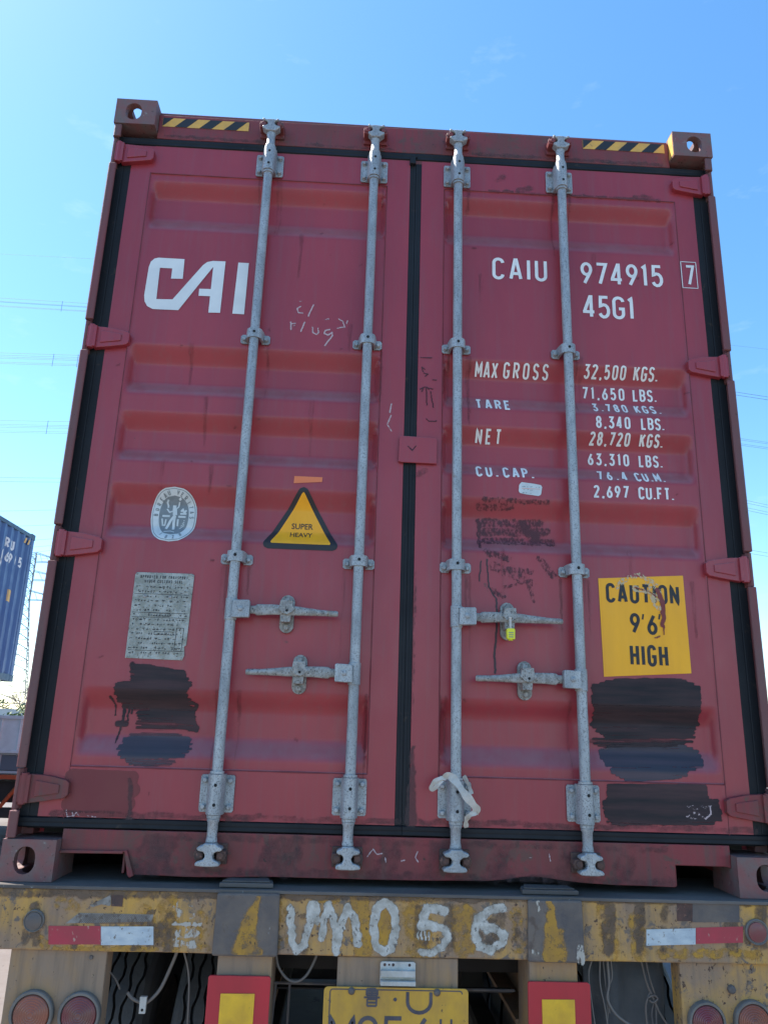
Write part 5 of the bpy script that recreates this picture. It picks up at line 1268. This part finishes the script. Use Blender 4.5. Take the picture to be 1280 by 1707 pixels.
for k, (x, y, rx, rz) in enumerate(((-21.4, 38, 1.0, .9), (-19.2, 37, 1.4, 1.15), (-16.4, 38, 1.3, 1.2), (-25.6, 47, 1.9, 1.6), (-22.4, 47, 1.8, 1.5))):
    s_ = thing('shrub', shr_lab[k], 'shrub', (x, y, 0), 'shrubs by the boundary wall')
    b = MB(); leaves(b, 0, 0, rz * 1.05, rx, 1.0, rz, 1500, .10); b.build('foliage', 'leaf', s_)
    b = MB(); [b.tube([(0, 0, 0), (.3 * math.cos(a), .3 * math.sin(a), rz * .7), (.7 * rx * math.cos(a), .5 * math.sin(a), rz * 1.4)], [.05, .03, .012], 5) for a in (0, 1.3, 2.6, 3.9, 5.2)]; b.build('stem', 'bark', s_)
def bare_tree(x, y, h, label, seed, lf=0):
    random.seed(seed); t = thing('bare_tree', label, 'tree', (x, y, 0), 'bare trees beyond the boundary wall')
    tips = []
    def grow(b, p, d, ln, r, dep):
        q = [p]; 
        for k in range(3): d = (d + Vector((random.gauss(0, .10), random.gauss(0, .10), random.gauss(0, .05)))).normalized(); p = p + d * ln / 3; q.append(p)
        b.tube(q, [r, r * .9, r * .8, r * .65], 5)
        if dep == 0: tips.append(p); return
        for k in range(3 if dep > 1 else 4):
            a = random.uniform(0, 6.28); dd = (d + Vector((math.cos(a), math.sin(a), .15)) * random.uniform(.45, .8)).normalized(); grow(b, q[random.choice((2, 3, 3))], dd, ln * random.uniform(.55, .75), r * .55, dep - 1)
    b = MB(); b.tube([(0, 0, 0), (.1, 0, h * .15), (0, .05, h * .33)], [h * .022, h * .018, h * .015], 8); b.build('trunk', 'bark', t)
    b = MB()
    for k in range(3): grow(b, Vector((0, .05, h * .31)), Vector((random.uniform(-.4, .4), random.uniform(-.4, .4), 1)).normalized(), h * .28, h * .010, 4)
    b.build('crown', 'bark', t)
for k, (x, y, h) in enumerate(((-31.5, 56, 4.6), (-28.6, 58, 4.2), (-25.2, 60, 4.4), (-20.5, 61, 5.5))):
    bare_tree(x, y, h, ['short bare tree under the raised blue container, leftmost of the four', 'bare tree just right of the raised blue container corner, second from left', 'small bare tree beside the foot of the lattice pylon, third from left', 'bare tree half behind the red container edge, rightmost of the four'][k], 30 + k)

# lattice pylon
def pylon(x, y, H, label, rot=0):
    t = thing('power_pylon', label, 'pylon', (x, y, 0), None, rot)
    b = MB(); w0, w1 = 3.6, .8; lv = 18; R_ = .095
    def hw(z): return lerp(w0, w1, min(1, z / (H * .72)))
    zs = [H * (1 - (1 - i / lv) ** 1.15) for i in range(lv + 1)]
    for sx_ in (-1, 1):
        for sy_ in (-1, 1): b.tube([(sx_ * hw(z), sy_ * hw(z), z) for z in zs], R_, 4)
    for i in range(lv):
        a, c = zs[i], zs[i + 1]
        for f in range(4):
            co = [(-1, -1), (1, -1), (1, 1), (-1, 1)]; p, q = co[f], co[(f + 1) % 4]
            b.tube([(p[0] * hw(a), p[1] * hw(a), a), (q[0] * hw(c), q[1] * hw(c), c)], R_ * .6, 4); b.tube([(q[0] * hw(a), q[1] * hw(a), a), (p[0] * hw(c), p[1] * hw(c), c)], R_ * .6, 4)
            b.tube([(p[0] * hw(c), p[1] * hw(c), c), (q[0] * hw(c), q[1] * hw(c), c)], R_ * .6, 4)
    b.build('tower', 'steel', t)
    for za, ln in ((H * .72, 8), (H * .84, 10), (H * .95, 7)):
        b = MB()
        for s_ in (-1, 1):
            for yy in (-.8, .8): b.tube([(s_ * .8, yy, za), (s_ * ln, 0, za + .4)], R_ * .8, 4); b.tube([(s_ * .8, yy, za + 1.8), (s_ * ln, 0, za + .4)], R_ * .8, 4)
            for k in range(1, 5): u_ = k / 5; b.tube([(lerp(s_ * .8, s_ * ln, u_), 0, lerp(za, za + .4, u_)), (lerp(s_ * .8, s_ * ln, u_ - .1), 0, lerp(za + 1.8, za + .4, u_ - .1))], R_ * .5, 4)
        b.build('cross_arm', 'steel', t)
    return t
pylon(-64.9, 150, 33.5, 'tall grey lattice power pylon seen between the blue and red containers', .3)

# power lines: bundles of conductors held by spacers, hung on spans at the left and at the right of the container
def span(pL_, pR_, offs, Y, label, spacer=None, r=.020, ext=90):
    # pL_, pR_: two surveyed points of the span on the plane y = Y; the wire runs on past both
    (xa, za), (xb, zb) = at(*pL_, Y), at(*pR_, Y); sl = (zb - za) / (xb - xa)
    t = thing('power_line', label, 'power line', ((xa + xb) / 2, Y, Z0 + (za + zb) / 2), 'high voltage lines across the sky')
    for dz, dy in offs:
        P = []
        for k in range(25):
            u = lerp(-ext, ext, k / 24); P.append((u, dy, u * sl + dz + u * u * .00018))
        MB().tube(P, r, 5).build('conductor', 'wire', t)
    if spacer:
        for spx in spacer:
            xs_ = at(spx, (pL_[1] + pR_[1]) / 2, Y)[0] - (xa + xb) / 2
            b = MB(); b.tube([(xs_, 0, max(o_[0] for o_ in offs) + .1 + xs_ * sl), (xs_, 0, min(o_[0] for o_ in offs) - .1 + xs_ * sl)], .03, 5); b.build('spacer', 'wire', t)
D4 = lambda s_: [(s_ * 1.5, .2), (s_ * .5, -.2), (-s_ * .5, .2), (-s_ * 1.5, -.2)]
Y = 100
span((0, 423), (155, 431), [(0, 0)], Y, 'single faint earth wire, highest wire in the sky left of the red container', r=.012)
span((0, 506), (145, 515), D4(.36) + [(.95, 0)], Y, 'upper bundle of power lines with a spacer, left of the red container', (103,))
span((0, 600), (130, 604), D4(.42) + [(1.15, 0), (.85, .1)], Y, 'second bundle of power lines from the top with two spacers, left of the container', (88, 129))
span((0, 715), (110, 717), D4(.38) + [(1.3, 0), (.75, .1)], Y, 'third bundle of power lines from the top, left of the container', (78,))
span((0, 796), (100, 797), [(0, 0), (-.55, .1)], Y, 'pair of power lines just above the level of the orange label, left of the container', r=.026)
span((0, 852), (95, 850), [(0, 0)], Y, 'single power line just above the blue container roof', r=.022)
span((30, 877), (90, 875), [(0, 0)], Y, 'single power line crossing close above the blue container corner', r=.018)
span((64, 900), (90, 898), [(0, 0), (-.95, 0)], Y, 'pair of power lines right of the blue container top corner', r=.018)
span((64, 920), (90, 917), [(0, 0), (-1.0, .1)], Y, 'lowest pair of power lines beside the lattice pylon', r=.016)
span((1218, 575), (1280, 582), [(0, 0)], Y, 'single faint wire, highest in the sky right of the red container', r=.012)
span((1228, 656), (1280, 664), D4(.24), Y, 'upper bundle of power lines right of the red container')
span((1238, 737), (1280, 743), D4(.42), Y, 'second bundle of power lines from the top, right of the container')
span((1247, 843), (1280, 850), D4(.55), Y, 'third bundle of power lines, right of the container')
span((1250, 917), (1280, 922), [(0, 0), (-.5, 0)], Y, 'pair of power lines low at the right edge, below the third bundle', r=.02)
